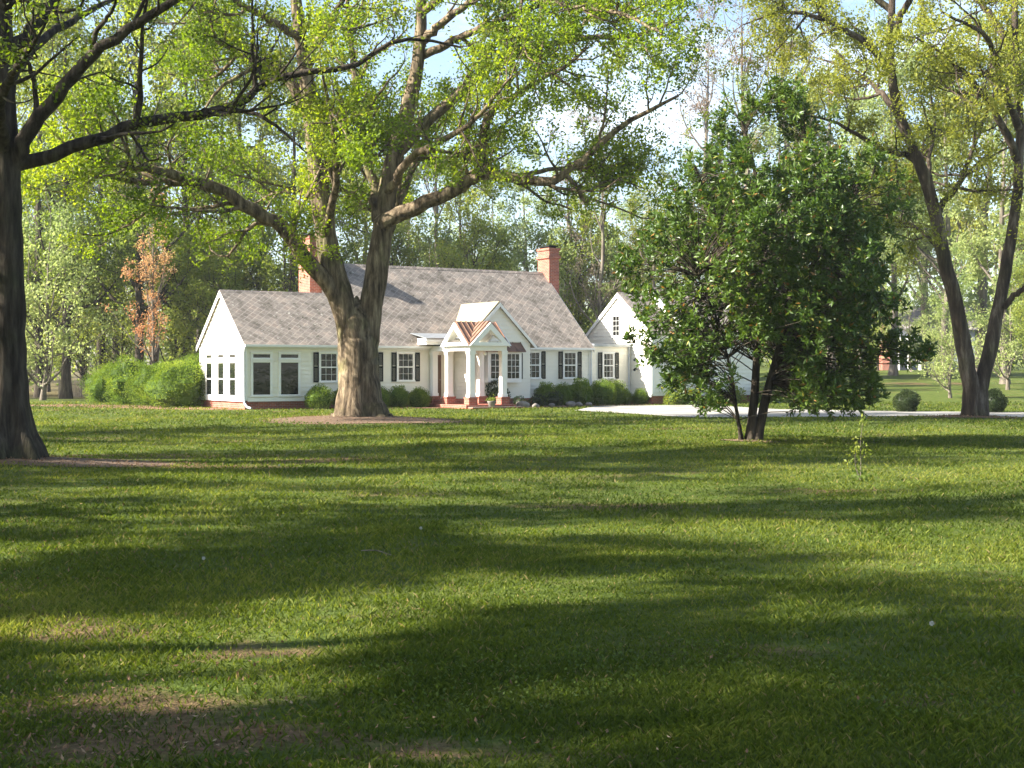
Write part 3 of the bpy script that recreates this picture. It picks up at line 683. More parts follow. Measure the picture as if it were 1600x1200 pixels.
def big_tree(name, label, base, trunk_limbs, limbs, barkm, leafm, flare, levels, leaf, group=None, grow_on_trunk=False, sides=22, keep=None, cat='tree', flute=.16):
    o = empty(name, base); tag(o, label, cat, group)
    w = MB()
    ph = rng.uniform(0, 6.3, 4)
    def mod(Pq, th):
        z = Pq[..., 2][..., None]; f = np.exp(-np.maximum(z, 0) / flare[1]); f2 = np.exp(-np.maximum(z, 0) / (flare[1] * 2.6))
        lob = np.cos(flare[2] * th + ph[0]) * .6 + np.cos((flare[2] + 2) * th + ph[1] + z * .4) * .4
        return 1 + flare[0] * f * (1 + .75 * lob) + flute * f2 * lob + .03 * np.cos(9 * th + ph[2] + 1.7 * z) + .03 * np.cos(4 * th + z * 2.3 + ph[3])
    for c, a, b2 in trunk_limbs:
        A, r = limbs_to_arrays([(c, a, b2)], 40, .012); w.tubes(A, r, sides, mod, ref=(.15, 1, .1))
    A, r = limbs_to_arrays(limbs, 26, .035)
    w.tubes(A, r, 9, ref=(.15, 1, .1))
    srcA, srcR = A, r
    if grow_on_trunk:
        TA, TR = limbs_to_arrays(trunk_limbs, 26, 0); k = int(26 * grow_on_trunk); 
        TA = np.array([spline(x[k:], 26) for x in TA]); TR = np.array([np.interp(np.linspace(k, 25, 26), np.arange(26), x) for x in TR])
        srcA = np.vstack([A, TA]); srcR = np.vstack([r, TR])
    twigs = []
    for k, lv in enumerate(levels):
        srcA, srcR = sprout(srcA, srcR, **lv)
        if keep is not None:
            m_ = keep(srcA[:, -1] + np.array(base)); srcA, srcR = srcA[m_], srcR[m_]
        w.tubes(srcA, srcR, (6, 4, 3, 3)[k]); twigs.append(srcA)
    w.build('trunk', barkm, o, True)
    l = MB(); pos = scatter(twigs[-1], leaf['per'], leaf['sd'])
    if len(twigs) > 1 and leaf.get('per2'): pos = np.vstack([pos, scatter(twigs[-2], leaf['per2'], leaf['sd'])])
    l.leaves(pos, leaf['L'], leaf['W'], clump_tint(pos, seed=int(abs(base[0]) * 10)), up=leaf.get('up', .3))
    l.build('crown', leafm, o); print('CROWN', name, len(pos))
    return o

# ------------------------------------------------------------------ the big tree in front of the house
D0 = 46.5; B0 = (-4.97, D0, 0.05)
def cp(pts, d0, dd=0.0, o=B0):       # photo trace -> points, the limb drifting dd metres nearer or farther by its end
    n = len(pts); return rel([P(x, y, d0 + dd * (i / (n - 1)) ** 1.3) for i, (x, y) in enumerate(pts)], o)
trunk = [(cp([(563, 668), (562, 640), (560, 590), (558, 540), (557, 500), (557, 462)], D0), [.73, .71, .66, .64, .52, .03], 0),
         (cp([(558, 615), (549, 540), (538, 480), (523, 430), (511, 380), (503, 320), (496, 260), (489, 200), (483, 140), (470, 60), (462, -20), (455, -120)], D0, -.8), [.03, .40, .41, .38, .36, .34, .31, .28, .25, .21, .17, .10], 0),
         (cp([(564, 615), (574, 540), (580, 480), (589, 420), (597, 360), (606, 300), (616, 245), (632, 190), (648, 130), (657, 60), (660, -20), (668, -130)], D0, 1.2), [.03, .38, .39, .37, .34, .31, .29, .26, .23, .20, .16, .10], 0)]
limbs = [
    (cp([(540, 500), (515, 450), (475, 398), (440, 355), (397, 330), (350, 300), (300, 284), (255, 268), (215, 262), (180, 255), (135, 244)], D0 - .1, -5.0), .30, .07),
    (cp([(330, 292), (290, 287), (250, 284), (215, 286), (165, 276), (110, 280)], D0 - 1.9, -2), .14, .03),
    (cp([(594, 352), (612, 338), (650, 322), (690, 307), (725, 288), (757, 272), (800, 280), (855, 284), (885, 268), (922, 240), (960, 205), (1010, 175), (1060, 150)], D0, -2.5), .29, .04),
    (cp([(757, 272), (754, 225), (762, 190), (778, 165), (840, 128), (885, 105), (918, 75)], D0 - .9, -2), .15, .03),
    (cp([(880, 270), (900, 292), (916, 316), (932, 292), (965, 282), (1010, 296)], D0 - 1.5, .6), .08, .02),
    (cp([(800, 280), (850, 268), (905, 262), (960, 258), (1010, 240)], D0 - 1.1, 2.0), .09, .02),
    (cp([(616, 245), (645, 215), (700, 160), (740, 125), (775, 98), (850, 72), (930, 60), (1000, 55), (1060, 30)], D0 + .4, 3), .22, .04),
    (cp([(487, 190), (455, 130), (420, 105), (380, 85), (345, 40), (300, 0), (260, -40)], D0 - .5, 3), .22, .05),
    (cp([(590, 345), (585, 300), (573, 245), (562, 180), (553, 110), (545, 40), (540, -60)], D0 + .2, 2.5), .20, .05),
    (cp([(478, 110), (500, 60), (530, 10), (570, -50)], D0 - .5, -3), .15, .04),
    (cp([(656, 70), (700, 30), (760, -10), (830, -60)], D0 + .9, -2.5), .16, .04),
    (cp([(500, 320), (470, 300), (430, 302), (395, 320)], D0 - .3, 3.2), .11, .02),
    (cp([(508, 365), (516, 330), (526, 280), (522, 200), (505, 120)], D0 - .5, -5.0), .16, .04),
    (cp([(606, 300), (640, 250), (690, 220), (740, 190), (800, 120)], D0 + .2, -6), .16, .03),
    (cp([(590, 400), (620, 330), (650, 240), (660, 160)], D0 + .3, 6.5), .18, .04),
    (cp([(660, 20), (720, -20), (800, -10), (880, 10), (960, 20), (1030, 50)], D0 + 1, -9), .15, .03),
    (cp([(656, 90), (720, 60), (800, 25), (880, 0), (980, -10)], D0 + 1, -4), .15, .03),
    (cp([(470, 60), (400, 20), (330, -20), (250, -40)], D0 - .7, -4), .14, .03)]
big_tree('oak_tree', 'huge spreading tree with forked trunk standing in front of the white house', B0, trunk, limbs, M['bark_oak'], M['leaf_oak'],
         (.48, .5, 7),
         [dict(dens=1.9, len_=(1.6, 3.8), tmin=.22, N=8, up=.09, wob=.2), dict(dens=2.9, len_=(.6, 1.5), tmin=.15, N=5, up=.02, wob=.25), dict(dens=3.2, len_=(.2, .55), tmin=.1, N=4, up=.0, wob=.2)],
         dict(per=20, per2=9, sd=.13, L=.12, W=.075))

# ------------------------------------------------------------------ the tree at the left edge
D1 = 24.4; B1 = (-8.68, D1, .05)
def c1(pts, dd=0.0, d0=D1): return cp(pts, d0, dd, B1)
trunk = [(c1([(17, 735), (17, 690), (16, 600), (15, 500), (14, 400), (13, 300), (10, 200), (6, 100), (2, 0), (-6, -150), (-20, -330), (-40, -520)]), .31, .10)]
limbs = [
    (c1([(22, 262), (40, 222), (62, 190), (95, 145), (130, 100), (180, 62), (230, 30), (285, -6), (340, -50), (420, -120)], -1.5), .15, .03),
    (c1([(22, 258), (50, 252), (90, 240), (140, 225), (185, 205), (230, 190), (280, 181), (330, 174), (378, 162), (400, 140), (425, 124), (500, 112), (560, 104), (600, 72), (650, 62), (720, 75)], 1.5), .13, .02),
    (c1([(335, 172), (390, 176), (430, 196), (460, 222), (480, 240)], -1.0, D1 + .8), .045, .01),
    (c1([(58, 180), (55, 130), (42, 95), (20, 68), (-5, 50)], -1.0), .05, .015),
    (c1([(146, 90), (150, 55), (168, 30), (182, 5), (180, -40)], -1.2, D1 - .5), .05, .012),
    (c1([(8, 80), (40, 60), (70, 20), (100, -15), (150, -80)], 1.5), .14, .03),
    (c1([(5, 50), (-40, 0), (-100, -60), (-200, -110)], 1), .14, .03),
    (c1([(4, 20), (30, -60), (80, -150), (160, -260)], -2.5), .14, .03),
    (c1([(2, -30), (-60, -130), (-150, -240)], -2), .14, .03),
    (c1([(12, 300), (-60, 240), (-160, 190), (-260, 170)], 2), .13, .03),
    (c1([(10, 240), (0, 180), (20, 120), (60, 60)], -4.5), .12, .03),
    (c1([(6, 150), (40, 90), (120, 30), (220, -20)], 5), .12, .03)]
big_tree('shade_tree', 'dark trunked tree cut by the left picture edge with two long limbs', B1, trunk, limbs, M['bark_dark'], M['leaf_left'],
         (1.25, .48, 5),
         [dict(dens=1.4, len_=(.9, 2.6), tmin=.2, N=7, up=.12, wob=.2), dict(dens=2.5, len_=(.45, 1.1), tmin=.15, N=5, up=.02, wob=.22), dict(dens=3.0, len_=(.15, .4), tmin=.1, N=4, up=.0)],
         dict(per=10, per2=5, sd=.08, L=.085, W=.053))

# ------------------------------------------------------------------ the forked tree on the right
D2 = 48.4; B2 = (15.8, D2, .05)
def c2(pts, dd=0.0, d0=D2): return cp(pts, d0, dd, B2)
trunk = [(c2([(1522, 668), (1520, 640), (1516, 600), (1506, 545), (1492, 470), (1474, 400), (1458, 320), (1436, 255), (1408, 190), (1394, 130), (1390, 60), (1394, -20), (1400, -140)], -1), .32, .07),
         (c2([(1526, 668), (1528, 640), (1534, 600), (1548, 540), (1562, 470), (1576, 390), (1588, 310), (1592, 220), (1588, 120), (1584, 20), (1590, -130)], 1), .29, .07)]
limbs = [
    (c2([(1462, 345), (1470, 320), (1490, 298), (1508, 262), (1522, 225), (1535, 190), (1560, 120)], 1.5), .13, .03),
    (c2([(1445, 270), (1420, 245), (1385, 235), (1345, 215), (1300, 190), (1250, 180)], -2), .13, .02),
    (c2([(1470, 395), (1450, 372), (1425, 352), (1395, 345), (1360, 330)], 1.5), .08, .02),
    (c2([(1568, 480), (1585, 462), (1610, 440), (1650, 400), (1700, 370)], -2), .12, .03),
    (c2([(1455, 300), (1450, 250), (1460, 200), (1452, 140)], 3), .10, .02),
    (c2([(1392, 110), (1340, 60), (1280, 30), (1220, 20), (1160, 40)], -1.5), .13, .02),
    (c2([(1390, 60), (1420, 0), (1460, -60), (1500, -120)], -3), .14, .03),
    (c2([(1588, 250), (1550, 170), (1490, 100), (1430, 60)], -4), .15, .03),
    (c2([(1590, 150), (1640, 60), (1700, 0)], 2), .15, .03),
    (c2([(1584, 90), (1540, 20), (1480, -40), (1400, -70)], 3), .15, .03),
    (c2([(1394, 20), (1330, -30), (1250, -50), (1160, -40)], 1), .12, .02),
    (c2([(1408, 190), (1370, 140), (1330, 110), (1270, 90)], 4), .12, .02),
    (c2([(1590, 200), (1560, 120), (1540, 60), (1470, 20)], -7), .14, .03)]
big_tree('forked_tree', 'tall tree with two leaning dark trunks forming a V beside the driveway', B2, trunk, limbs, M['bark_mottled'], M['leaf_yellow'],
         (.38, .35, 5),
         [dict(dens=1.9, len_=(1.4, 3.4), tmin=.25, N=7, up=.0, wob=.22), dict(dens=2.8, len_=(.6, 1.5), tmin=.15, N=5, up=-.02, wob=.25), dict(dens=3.1, len_=(.2, .55), tmin=.1, N=4, up=-.03)],
         dict(per=24, per2=11, sd=.13, L=.115, W=.07))

# ------------------------------------------------------------------ the magnolia
D3 = 32.3; B3 = (5.45, D3, .03)
def c3(pts, dd=0.0, d0=D3): return cp(pts, d0, dd, B3)
mg = empty('magnolia_tree', B3); tag(mg, 'dense dark evergreen tree with glossy leaves standing before the garage', 'tree')
w = MB()
mod3 = lambda Pq, th: 1 + .35 * np.exp(-np.maximum(Pq[..., 2], 0)[..., None] / .18) * (1 + .5 * np.cos(4 * th)) + .05 * np.cos(5 * th + 3 * Pq[..., 2][..., None])
stems = [(c3([(1172, 700), (1174, 670), (1179, 610), (1184, 540), (1190, 450), (1195, 360), (1180, 270), (1158, 190)]), .115, .03),
         (c3([(1182, 700), (1186, 670), (1200, 610), (1216, 550), (1232, 470), (1240, 390), (1246, 300), (1255, 230), (1258, 170)], .4), .12, .03),
         (c3([(1160, 696), (1156, 670), (1149, 630), (1142, 580), (1120, 500), (1090, 430)], -.6), .05, .015),
         (c3([(1190, 480), (1150, 400), (1110, 320), (1085, 260)], -.5), .08, .02), (c3([(1232, 470), (1280, 400), (1325, 330), (1345, 270)], .5), .09, .02)]
for s_ in stems:
    A, r = limbs_to_arrays([s_], 30, .012); w.tubes(A, r, 12, mod3, ref=(.1, 1, .1))
SA, SR = limbs_to_arrays(stems, 30, 0)
mpp = D3 / F
prof_z = [(652, 150), (625, 172), (560, 196), (500, 208), (430, 212), (360, 208), (300, 196), (250, 170), (205, 118), (172, 70), (148, 34)]
pz = np.array([EYE + (HY - y) * mpp for y, _ in prof_z]); pr_ = np.array([q for _, q in prof_z]) * mpp * .91
pc = np.interp(pz, [0, 4, 9], [(1208 - 800) * mpp - B3[0], (1195 - 800) * mpp - B3[0], (1215 - 800) * mpp - B3[0]])
tips = []
NB = 1600
for k in range(NB):
    zt = rng.uniform(pz[0] + .05, pz[-1]); rmax = np.interp(zt, pz, pr_); cxx = np.interp(zt, pz, pc)
    if rng.uniform() > .25 + .75 * rmax / pr_.max(): continue
    th = rng.uniform(0, 2 * math.pi); lob = 1 + .16 * math.sin(3 * th + zt * 1.4) + .13 * math.sin(5 * th - zt * 2.1 + 1)
    rr = rmax * lob * math.sqrt(rng.uniform(.10, 1.0))
    if zt < 2.0 and abs(cxx + rr * math.cos(th)) < .8: continue
    if zt > 6.3 and not (math.hypot(cxx + rr * math.cos(th) - (1150 - 800) * mpp + B3[0], rr * math.sin(th)) < .75 and zt < 7.6 or math.hypot(cxx + rr * math.cos(th) - (1252 - 800) * mpp + B3[0], rr * math.sin(th)) < .85): continue
    tips.append((cxx + rr * math.cos(th), rr * math.sin(th), zt))
tips = np.array(tips)
flat = SA[:, 8:].reshape(-1, 3); fr_r = SR[:, 8:].ravel()
brs = []; brr = []
for q in tips:
    dd = np.linalg.norm((flat - q) * (1, 1, .8) + (0, 0, .35), axis=1); a = flat[dd.argmin()]
    mid = (a + q) / 2 + (0, 0, .12) + rng.normal(0, .08, 3); brs.append(spline([a, mid, q, q + (q - mid) * .12 + (0, 0, .06)], 7)); L_ = np.linalg.norm(q - a); brr.append(np.linspace(min(.018, .005 + .005 * L_), .004, 7))
brs = np.array(brs); brr = np.array(brr); w.tubes(brs, brr, 5)
tw, twr = sprout(brs, brr, 3.6, (.25, .6), (25, 65), .45, 5, .12, .2, .8, True)
w.tubes(tw, twr, 3); w.build('trunk', M['bark_dark'], mg, True)
l = MB()
ends = np.repeat(tw[:, -1], 15, 0); tdir = np.repeat(tw[:, -1] - tw[:, -3], 15, 0); tdir /= np.linalg.norm(tdir, axis=1, keepdims=True) + 1e-9
back = rng.uniform(0, .26, (len(ends), 1)); rad_ = np.cross(tdir, rng.normal(size=ends.shape)); rad_ /= np.linalg.norm(rad_, axis=1, keepdims=True) + 1e-9
ld = tdir * .7 + rad_ * .9 + np.array([0, 0, -.15])
tint = np.clip(clump_tint(ends, .8, 4) * .75 + .1, 0, .86); od = rng.uniform(size=len(ends)); tint[od > .965] = .95; tint[od > .985] = 1
l.leaves(ends - tdir * back, .15, .056, tint, .35, .12, ld)
l.build('crown', M['leaf_magnolia'], mg); print('CROWN mag', len(ends))

# ------------------------------------------------------------------ shrubs
def shrub_mesh(name, rx, rz, nleaf, L, seed, m, lump=.12, core=.82, flatb=.25):
    r = np.random.default_rng(seed); k = r.normal(size=(9, 3)) * 3.2; ph = r.uniform(0, 6.3, 9)
    def rad(d): return 1 + lump * np.sin(d @ k.T + ph).sum(1) / 2.2
    b = MB(); nu, nv = 22, 12
    u = np.arange(nu) * 2 * math.pi / nu; v = np.linspace(.02, math.pi - .02, nv)
    U, V_ = np.meshgrid(u, v); d = np.stack([np.sin(V_) * np.cos(U), np.sin(V_) * np.sin(U), np.cos(V_)], -1).reshape(-1, 3)
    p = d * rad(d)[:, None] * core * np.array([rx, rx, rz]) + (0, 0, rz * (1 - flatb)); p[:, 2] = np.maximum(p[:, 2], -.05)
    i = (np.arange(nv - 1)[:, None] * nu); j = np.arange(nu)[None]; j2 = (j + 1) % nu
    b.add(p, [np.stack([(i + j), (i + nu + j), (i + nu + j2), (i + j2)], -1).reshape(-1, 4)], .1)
    d = r.normal(size=(nleaf, 3)); d /= np.linalg.norm(d, axis=1, keepdims=True)
    rr = rad(d)[:, None] * r.uniform(.80, 1.04, (nleaf, 1))
    q = d * rr * np.array([rx, rx, rz]) + (0, 0, rz * (1 - flatb)); keep = q[:, 2] > 0.0; q = q[keep]; d = d[keep]
    b.leaves(q, L, L * .6, clump_tint(q, 3.0, seed), .35, .15, d + np.array([0, 0, .35]))
    return b.build(name, m)

def place(o, x, y, s=1.0, rz=0.0, sz=None, dz=0.0):
    o.location = (x, y, float(ground_z(x, y)) + dz); o.scale = (s, s, sz or s); o.rotation_euler = (0, 0, rz); return o

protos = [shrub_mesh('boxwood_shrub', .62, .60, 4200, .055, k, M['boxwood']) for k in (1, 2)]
used = set()
def shrub(k, s, n, size, label, group, sz=None):
    o = protos[k] if k not in used else protos[k].copy()
    if k in used: COL.objects.link(o)
    used.add(k); x, y = hw(s, n); place(o, x, y, size, rng.uniform(0, 6), sz); return tag(o, label, 'shrub', group)
g1 = 'round boxwoods along the front wall'
shrub(0, 3.05, .85, 1.0, 'round boxwood at the right end of the sunroom, biggest left of trunk', g1)
shrub(1, 4.25, .85, .92, 'round boxwood half hidden behind the left side of the forked trunk', g1)
shrub(0, 6.0, .85, .9, 'round boxwood just right of the big trunk under dark shutters', g1)
shrub(1, 7.0, .85, .88, 'round boxwood under the middle window, second right of big trunk', g1)
shrub(0, 7.95, .85, .86, 'round boxwood next to the left porch post', g1)
g2 = 'clipped shrubs along the right wing wall'
shrub(1, 14.85, .9, .98, 'dark clipped shrub under the half hidden window beside entrance gable', g2)
shrub(0, 15.7, .95, 1.0, 'dark clipped shrub between the two right hand shuttered windows', g2)
shrub(1, 16.75, 1.1, 1.15, 'bright round shrub under the last window of the main roof', g2)
shrub(0, 17.9, 1.1, 1.15, 'bright round shrub at the corner where main wall meets connector', g2)
shrub(1, 18.85, .9, 1.08, 'bright round shrub below the white framed connector window', g2)
shrub(0, 19.65, .8, .72, 'small dark shrub right of connector window, left of a pair', g2)
shrub(1, 20.25, 1.3, .70, 'small dark shrub at the foot of the garage gable wall', g2)

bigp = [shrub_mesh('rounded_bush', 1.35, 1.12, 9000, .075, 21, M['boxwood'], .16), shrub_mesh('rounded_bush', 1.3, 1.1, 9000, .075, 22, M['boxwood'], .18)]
g3 = 'big rounded bushes left of the house'
for k, (px, y, d, s, lab) in enumerate([(172, 0, 74.5, 1.0, 'large rounded bush farthest from the gable, at the fence end'), (210, 0, 71.0, 1.15, 'large rounded bush second from the wooden fence'),
                                 (246, 0, 68.0, 1.02, 'large rounded bush below the slender red budded tree'), (283, 0, 65.2, 1.15, 'large rounded bush nearest the white gable end wall'), (310, 0, 67.5, .9, 'rounded bush tucked against the white gable behind another')]):
    o = bigp[k % 2] if k < 2 else bigp[k % 2].copy()
    if k >= 2: COL.objects.link(o)
    place(o, (px - 800) / F * d, d, s, k * 1.3); tag(o, lab, 'bush', g3)

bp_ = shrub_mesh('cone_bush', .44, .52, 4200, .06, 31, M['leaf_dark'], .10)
place(bp_, *((1417 - 800) / F * 57.0, 57.0), 1.0); tag(bp_, 'dark round bush alone on the grass beyond the driveway', 'bush')
o = bp_.copy(); COL.objects.link(o); place(o, (1552 - 800) / F * 56.2, 56.2, 1.05, 2); tag(o, 'dark round bush behind the V shaped trunk', 'bush')

lowp = shrub_mesh('low_plant', .34, .30, 1300, .06, 41, M['leaf_mid'], .22, .6)
g4 = 'low plants along the far edge of the driveway'
labs = ['sparse low plant at the near end of the garage front', 'low plant behind thin magnolia stem', 'low plant between the magnolia trunks and garage', 'low plant right of magnolia trunk', 'low plant under the drooping right magnolia leaves', 'low plant at the right end of the driveway border', 'low green plant at the garage corner']
for k, (s, n) in enumerate([(22.4, 2.7), (23.7, 2.7), (25.0, 2.8), (26.6, 2.9), (27.6, 2.8), (29.4, 3.2), (21.4, 2.6)]):
    o = lowp if k == 0 else lowp.copy()
    if k: COL.objects.link(o)
    x, y = hw(s, n); place(o, x, y, rng.uniform(1.1, 1.9), k); tag(o, labs[k], 'plant', g4)
bedp = shrub_mesh('bed_plant', .30, .26, 1100, .05, 43, M['leaf_dark'], .2, .6)
for k, (s, n, z, lab) in enumerate([(12.0, 3.1, 1.0, 'small dark plant by the right porch pier'), (13.0, 3.0, 1.15, 'small dark plant among the pale stones'), (14.3, 2.5, 1.35, 'wider dark plant among stones, under right end of gable'), (11.6, 1.75, 1.6, 'taller dark plant under the bay window')]):
    o = bedp if k == 0 else bedp.copy()
    if k: COL.objects.link(o)
    x, y = hw(s, n); place(o, x, y, z, k * 2.1, z * (1.5 if k == 3 else 1)); tag(o, lab, 'plant', 'small plants in the entrance bed')

def rock(seed, s):
    r = np.random.default_rng(seed); k = r.normal(size=(6, 3)) * 2; ph = r.uniform(0, 6.3, 6); b = MB(); nu, nv = 16, 9
    U, V_ = np.meshgrid(np.arange(nu) * 2 * math.pi / nu, np.linspace(.02, math.pi - .02, nv)); d = np.stack([np.sin(V_) * np.cos(U), np.sin(V_) * np.sin(U), np.cos(V_)], -1).reshape(-1, 3)
    p = d * (1 + .14 * np.sin(d @ k.T + ph).sum(1) / 2)[:, None] * np.array([1, .8, .62]) * s
    i = (np.arange(nv - 1)[:, None] * nu); j = np.arange(nu)[None]; j2 = (j + 1) % nu
    b.add(p, [np.stack([(i + j), (i + nu + j), (i + nu + j2), (i + j2)], -1).reshape(-1, 4)]); return b.build('rock', M['stone'], None, True)
for k, (s, n, z, lab) in enumerate([(11.75, 3.75, .30, 'largest pale stone, right beside the porch pier'), (12.45, 3.75, .2, 'small pale stone next to the largest stone'), (13.6, 3.35, .18, 'small pinkish stone mid bed between dark plants'), (15.0, 2.85, .24, 'rounded stone right of the wide bed plant'), (15.6, 2.65, .2, 'rounded stone near the driveway tip'), (16.3, 2.45, .17, 'last small stone of the bed, closest to the driveway')]):
    x, y = hw(s, n); place(tag(rock(50 + k, z), lab, 'stone', 'stones edging the entrance bed'), x, y, 1, k, dz=z * .35)

x, y = hw(9.75, 4.35); fp = empty('flower_pot', (x, y, float(ground_z(x, y)) + .08)); tag(fp, 'small pale flower pot on the step between the front porch piers', 'flower pot')
b = MB(); b.tubes([[0, 0, 0], [0, 0, .02], [0, 0, .22], [0, 0, .26], [0, 0, .25]], [.02, .13, .19, .2, .16], 14, ref=(1, 0, 0)); b.build('pot', M['stone'], fp, True)
b = MB(); q = rng.normal(size=(160, 3)) * (.09, .09, .05) + (0, 0, .33); b.leaves(q, .08, .04, rng.uniform(0, 1, 160)); b.build('plant_leaves', M['leaf_mid'], fp)

# wooden fence on the left
fx, fy = (92 - 800) / F * 86, 86.0; fe = empty('wooden_fence', (fx, fy, float(ground_z(fx, fy)))); tag(fe, 'weathered grey wooden fence at the wood edge left of the bushes', 'fence')
b = MB()
for k in range(44):
    x = k * .125; h = 1.05 + .05 * rng.uniform(-1, 1); b.hexa([(x, 0, .05), (x + .1, 0, .05), (x + .1, .02, .05), (x, .02, .05), (x + .01, 0, h), (x + .09, 0, h), (x + .09, .02, h), (x + .01, .02, h)])
b.box(0, 5.5, .021, .06, .3, .38); b.box(0, 5.5, .021, .06, .8, .88); b.build('picket_panel', M['wood'], fe)
for k in range(4):
    b = MB(); b.box(k * 1.8 - .05, k * 1.8 + .05, .061, .16, -.1, 1.15); b.build('post', M['wood'], fe)

# neighbour's house on the rise at the far right
nx_, ny_ = 40.5, 150.0; nh = empty('neighbour_house', (nx_, ny_, float(ground_z(nx_ + 3, ny_)) - .1), R(-8)); tag(nh, 'distant blue grey house with white columns seen through the trees', 'house')
b = MB(); b.box(0, 8.5, 0, 7, 0, 4.6); b.build('wall', M['blue_siding'], nh)
b = MB(); b.slab((-.4, -.4, 4.4), (8.9, -.4, 4.4), (8.9, 3.5, 7.0), (-.4, 3.5, 7.0), .15); b.slab((8.9, 7.4, 4.4), (-.4, 7.4, 4.4), (-.4, 3.5, 7.0), (8.9, 3.5, 7.0), .15); b.build('roof', M['dark_roof'], nh)
b = MB(); b.box(-1.2, .3, -1.6, -.02, 0, 2.2); b.build('brick_stoop', M['brick'], nh)
b = MB(); b.box(-1.4, 2.8, -2.0, -.02, 3.2, 3.45); b.build('porch_roof', M['trim'], nh)
for x in (.4, 1.5, 2.6):
    b = MB(); b.box(x - .14, x + .14, -1.9, -1.62, 0, 3.2); b.build('column', M['trim'], nh)
b = MB(); b.box(-.9, -.1, 2.8, 4, 0, 7.8); b.build('chimney', M['brick'], nh)
for x in (3.6, 5.2, 6.8):
    for z in (.9, 3.0):
        b = MB(); b.box(x, x + .9, -.05, -.0, z, z + 1.3); w_ = b.build('window', M['trim'], nh); b = MB(); b.box(x + .1, x + .8, -.07, -.045, z + .1, z + 1.2); b.build('pane', M['glass'], w_)

# small sapling on the lawn
sx, sy = G(1345, 750); sp = empty('sapling', (sx, sy, float(ground_z(sx, sy)))); tag(sp, 'tiny leafy sapling growing alone on the lawn right of the magnolia', 'sapling')
b = MB(); st = np.array([spline([(0, 0, -.02), (.01, .02, .3), (.0, .01, .6), (.03, 0, .88)], 8), spline([(0, 0, .02), (-.06, .03, .2), (-.08, .02, .36), (-.07, 0, .5)], 8)]); sr = np.array([np.linspace(.009, .003, 8)] * 2)
b.tubes(st, sr, 5); t1, r1 = sprout(st, sr, 9, (.08, .2), (30, 70), .35, 4, .05, .15); b.tubes(t1, r1, 3); b.build('stem', M['bark_grey'], sp, True)
b = MB(); q = scatter(t1, 7, .03); b.leaves(q, .06, .035, rng.uniform(.3, 1, len(q)), .4); q2 = rng.normal(size=(70, 3)) * (.09, .09, .05) + (-.02, 0, .09); b.leaves(q2, .07, .04, rng.uniform(0, .3, 70)); b.build('leaves', M['leaf_mid'], sp)

# ------------------------------------------------------------------ woods round the garden
def forest_proto(name, H, crown0, spread, trunk_r, barkm, leafm, nl, L, W, limbs_n=16, up=.12, levels=None, lean=.3, per2=2, ang=(35, 75), droop=0.0):
    """a tree of height H at the origin: trunk and crown children under an Empty"""
    o = empty(name); w = MB()
    wob = rng.normal(0, lean, (6, 2)).cumsum(0) * .5
    tr = [(wob[k, 0] if k else 0, wob[k, 1] if k else 0, -.2 + (H + .2) * k / 5) for k in range(6)]
    A, r = limbs_to_arrays([(tr, trunk_r, trunk_r * .12)], 26, .02)
    w.tubes(A, r, 10, lambda Pq, th: 1 + .5 * np.exp(-np.maximum(Pq[..., 2], 0)[..., None] / .4) * (1 + .4 * np.cos(5 * th)), ref=(.1, 1, .1))
    nl = int(nl * .55); k0 = int(26 * crown0); T2 = A[:, k0:]; R2 = r[:, k0:]
    lv = levels or [dict(dens=limbs_n / (H * (1 - crown0)), len_=(spread * .6, spread * 1.1), ang=ang, tmin=0, N=8, up=up, wob=.14, lenpow=1.2),
                    dict(dens=1.0, len_=(spread * .22, spread * .5), tmin=.2, N=6, up=up * .6, wob=.2), dict(dens=1.6, len_=(spread * .08, spread * .2), tmin=.15, N=4, up=0 - droop, wob=.2)]
    tws = []
    for k, q in enumerate(lv):
        T2, R2 = sprout(T2, R2, **q); R2 = np.maximum(R2, .012); w.tubes(T2, R2, (6, 4, 3)[k]); tws.append(T2)
    w.build('trunk', barkm, o, True)
    l = MB(); per = nl / max(1, len(tws[-1])); pos = scatter(tws[-1], per, L * 1.2)
    l.leaves(pos, L, W, clump_tint(pos, .35, int(H * 10)), .3); l.build('crown', leafm, o)
    return o
FP = {
    'tulip': forest_proto('broadleaf_tree', 23, .18, 6.0, .29, M['bark_dark'], M['leaf_mid'], 26000, .24, .15, 20),
    'yellow': forest_proto('spring_tree', 20, .22, 5.5, .30, M['bark_grey'], M['leaf_yellow'], 20000, .22, .14, 18),
    'pale': forest_proto('pale_leaved_tree', 17, .2, 5.0, .22, M['bark_grey'], M['leaf_pale'], 26000, .22, .13, 18),
    'bare': forest_proto('bare_tree', 20, .25, 5.0, .28, M['bark_grey'], M['bud_grey'], 9000, .13, .08, 18, up=.22, ang=(20, 50)),
    'pine': forest_proto('pine_tree', 22, .35, 4.2, .34, M['bark_dark'], M['leaf_dark'], 17000, .30, .05, 26, up=-.02, ang=(60, 90), lean=.15),
    'maple': forest_proto('red_budded_tree', 9.5, .18, 2.6, .10, M['bark_grey'], M['bud'], 6500, .115, .065, 22, up=.2, ang=(25, 55), lean=.12),
    'under': forest_proto('understory_tree', 8, .12, 3.2, .12, M['bark_dark'], M['leaf_mid'], 12000, .17, .11, 18, lean=.25),
    'underpale': forest_proto('understory_tree', 7, .1, 3.0, .10, M['bark_grey'], M['leaf_pale'], 10000, .17, .10, 16, lean=.25)}
first = set()
def wood(kind, px, d, s, label, group=None, cat='tree', rz=None):
    o = FP[kind] if kind not in first else copy_tree(FP[kind])
    first.add(kind); x = (px - 800) / F * d
    place(o, x, d, s, rng.uniform(0, 6.3) if rz is None else rz); tag(o, label, cat, group); return o
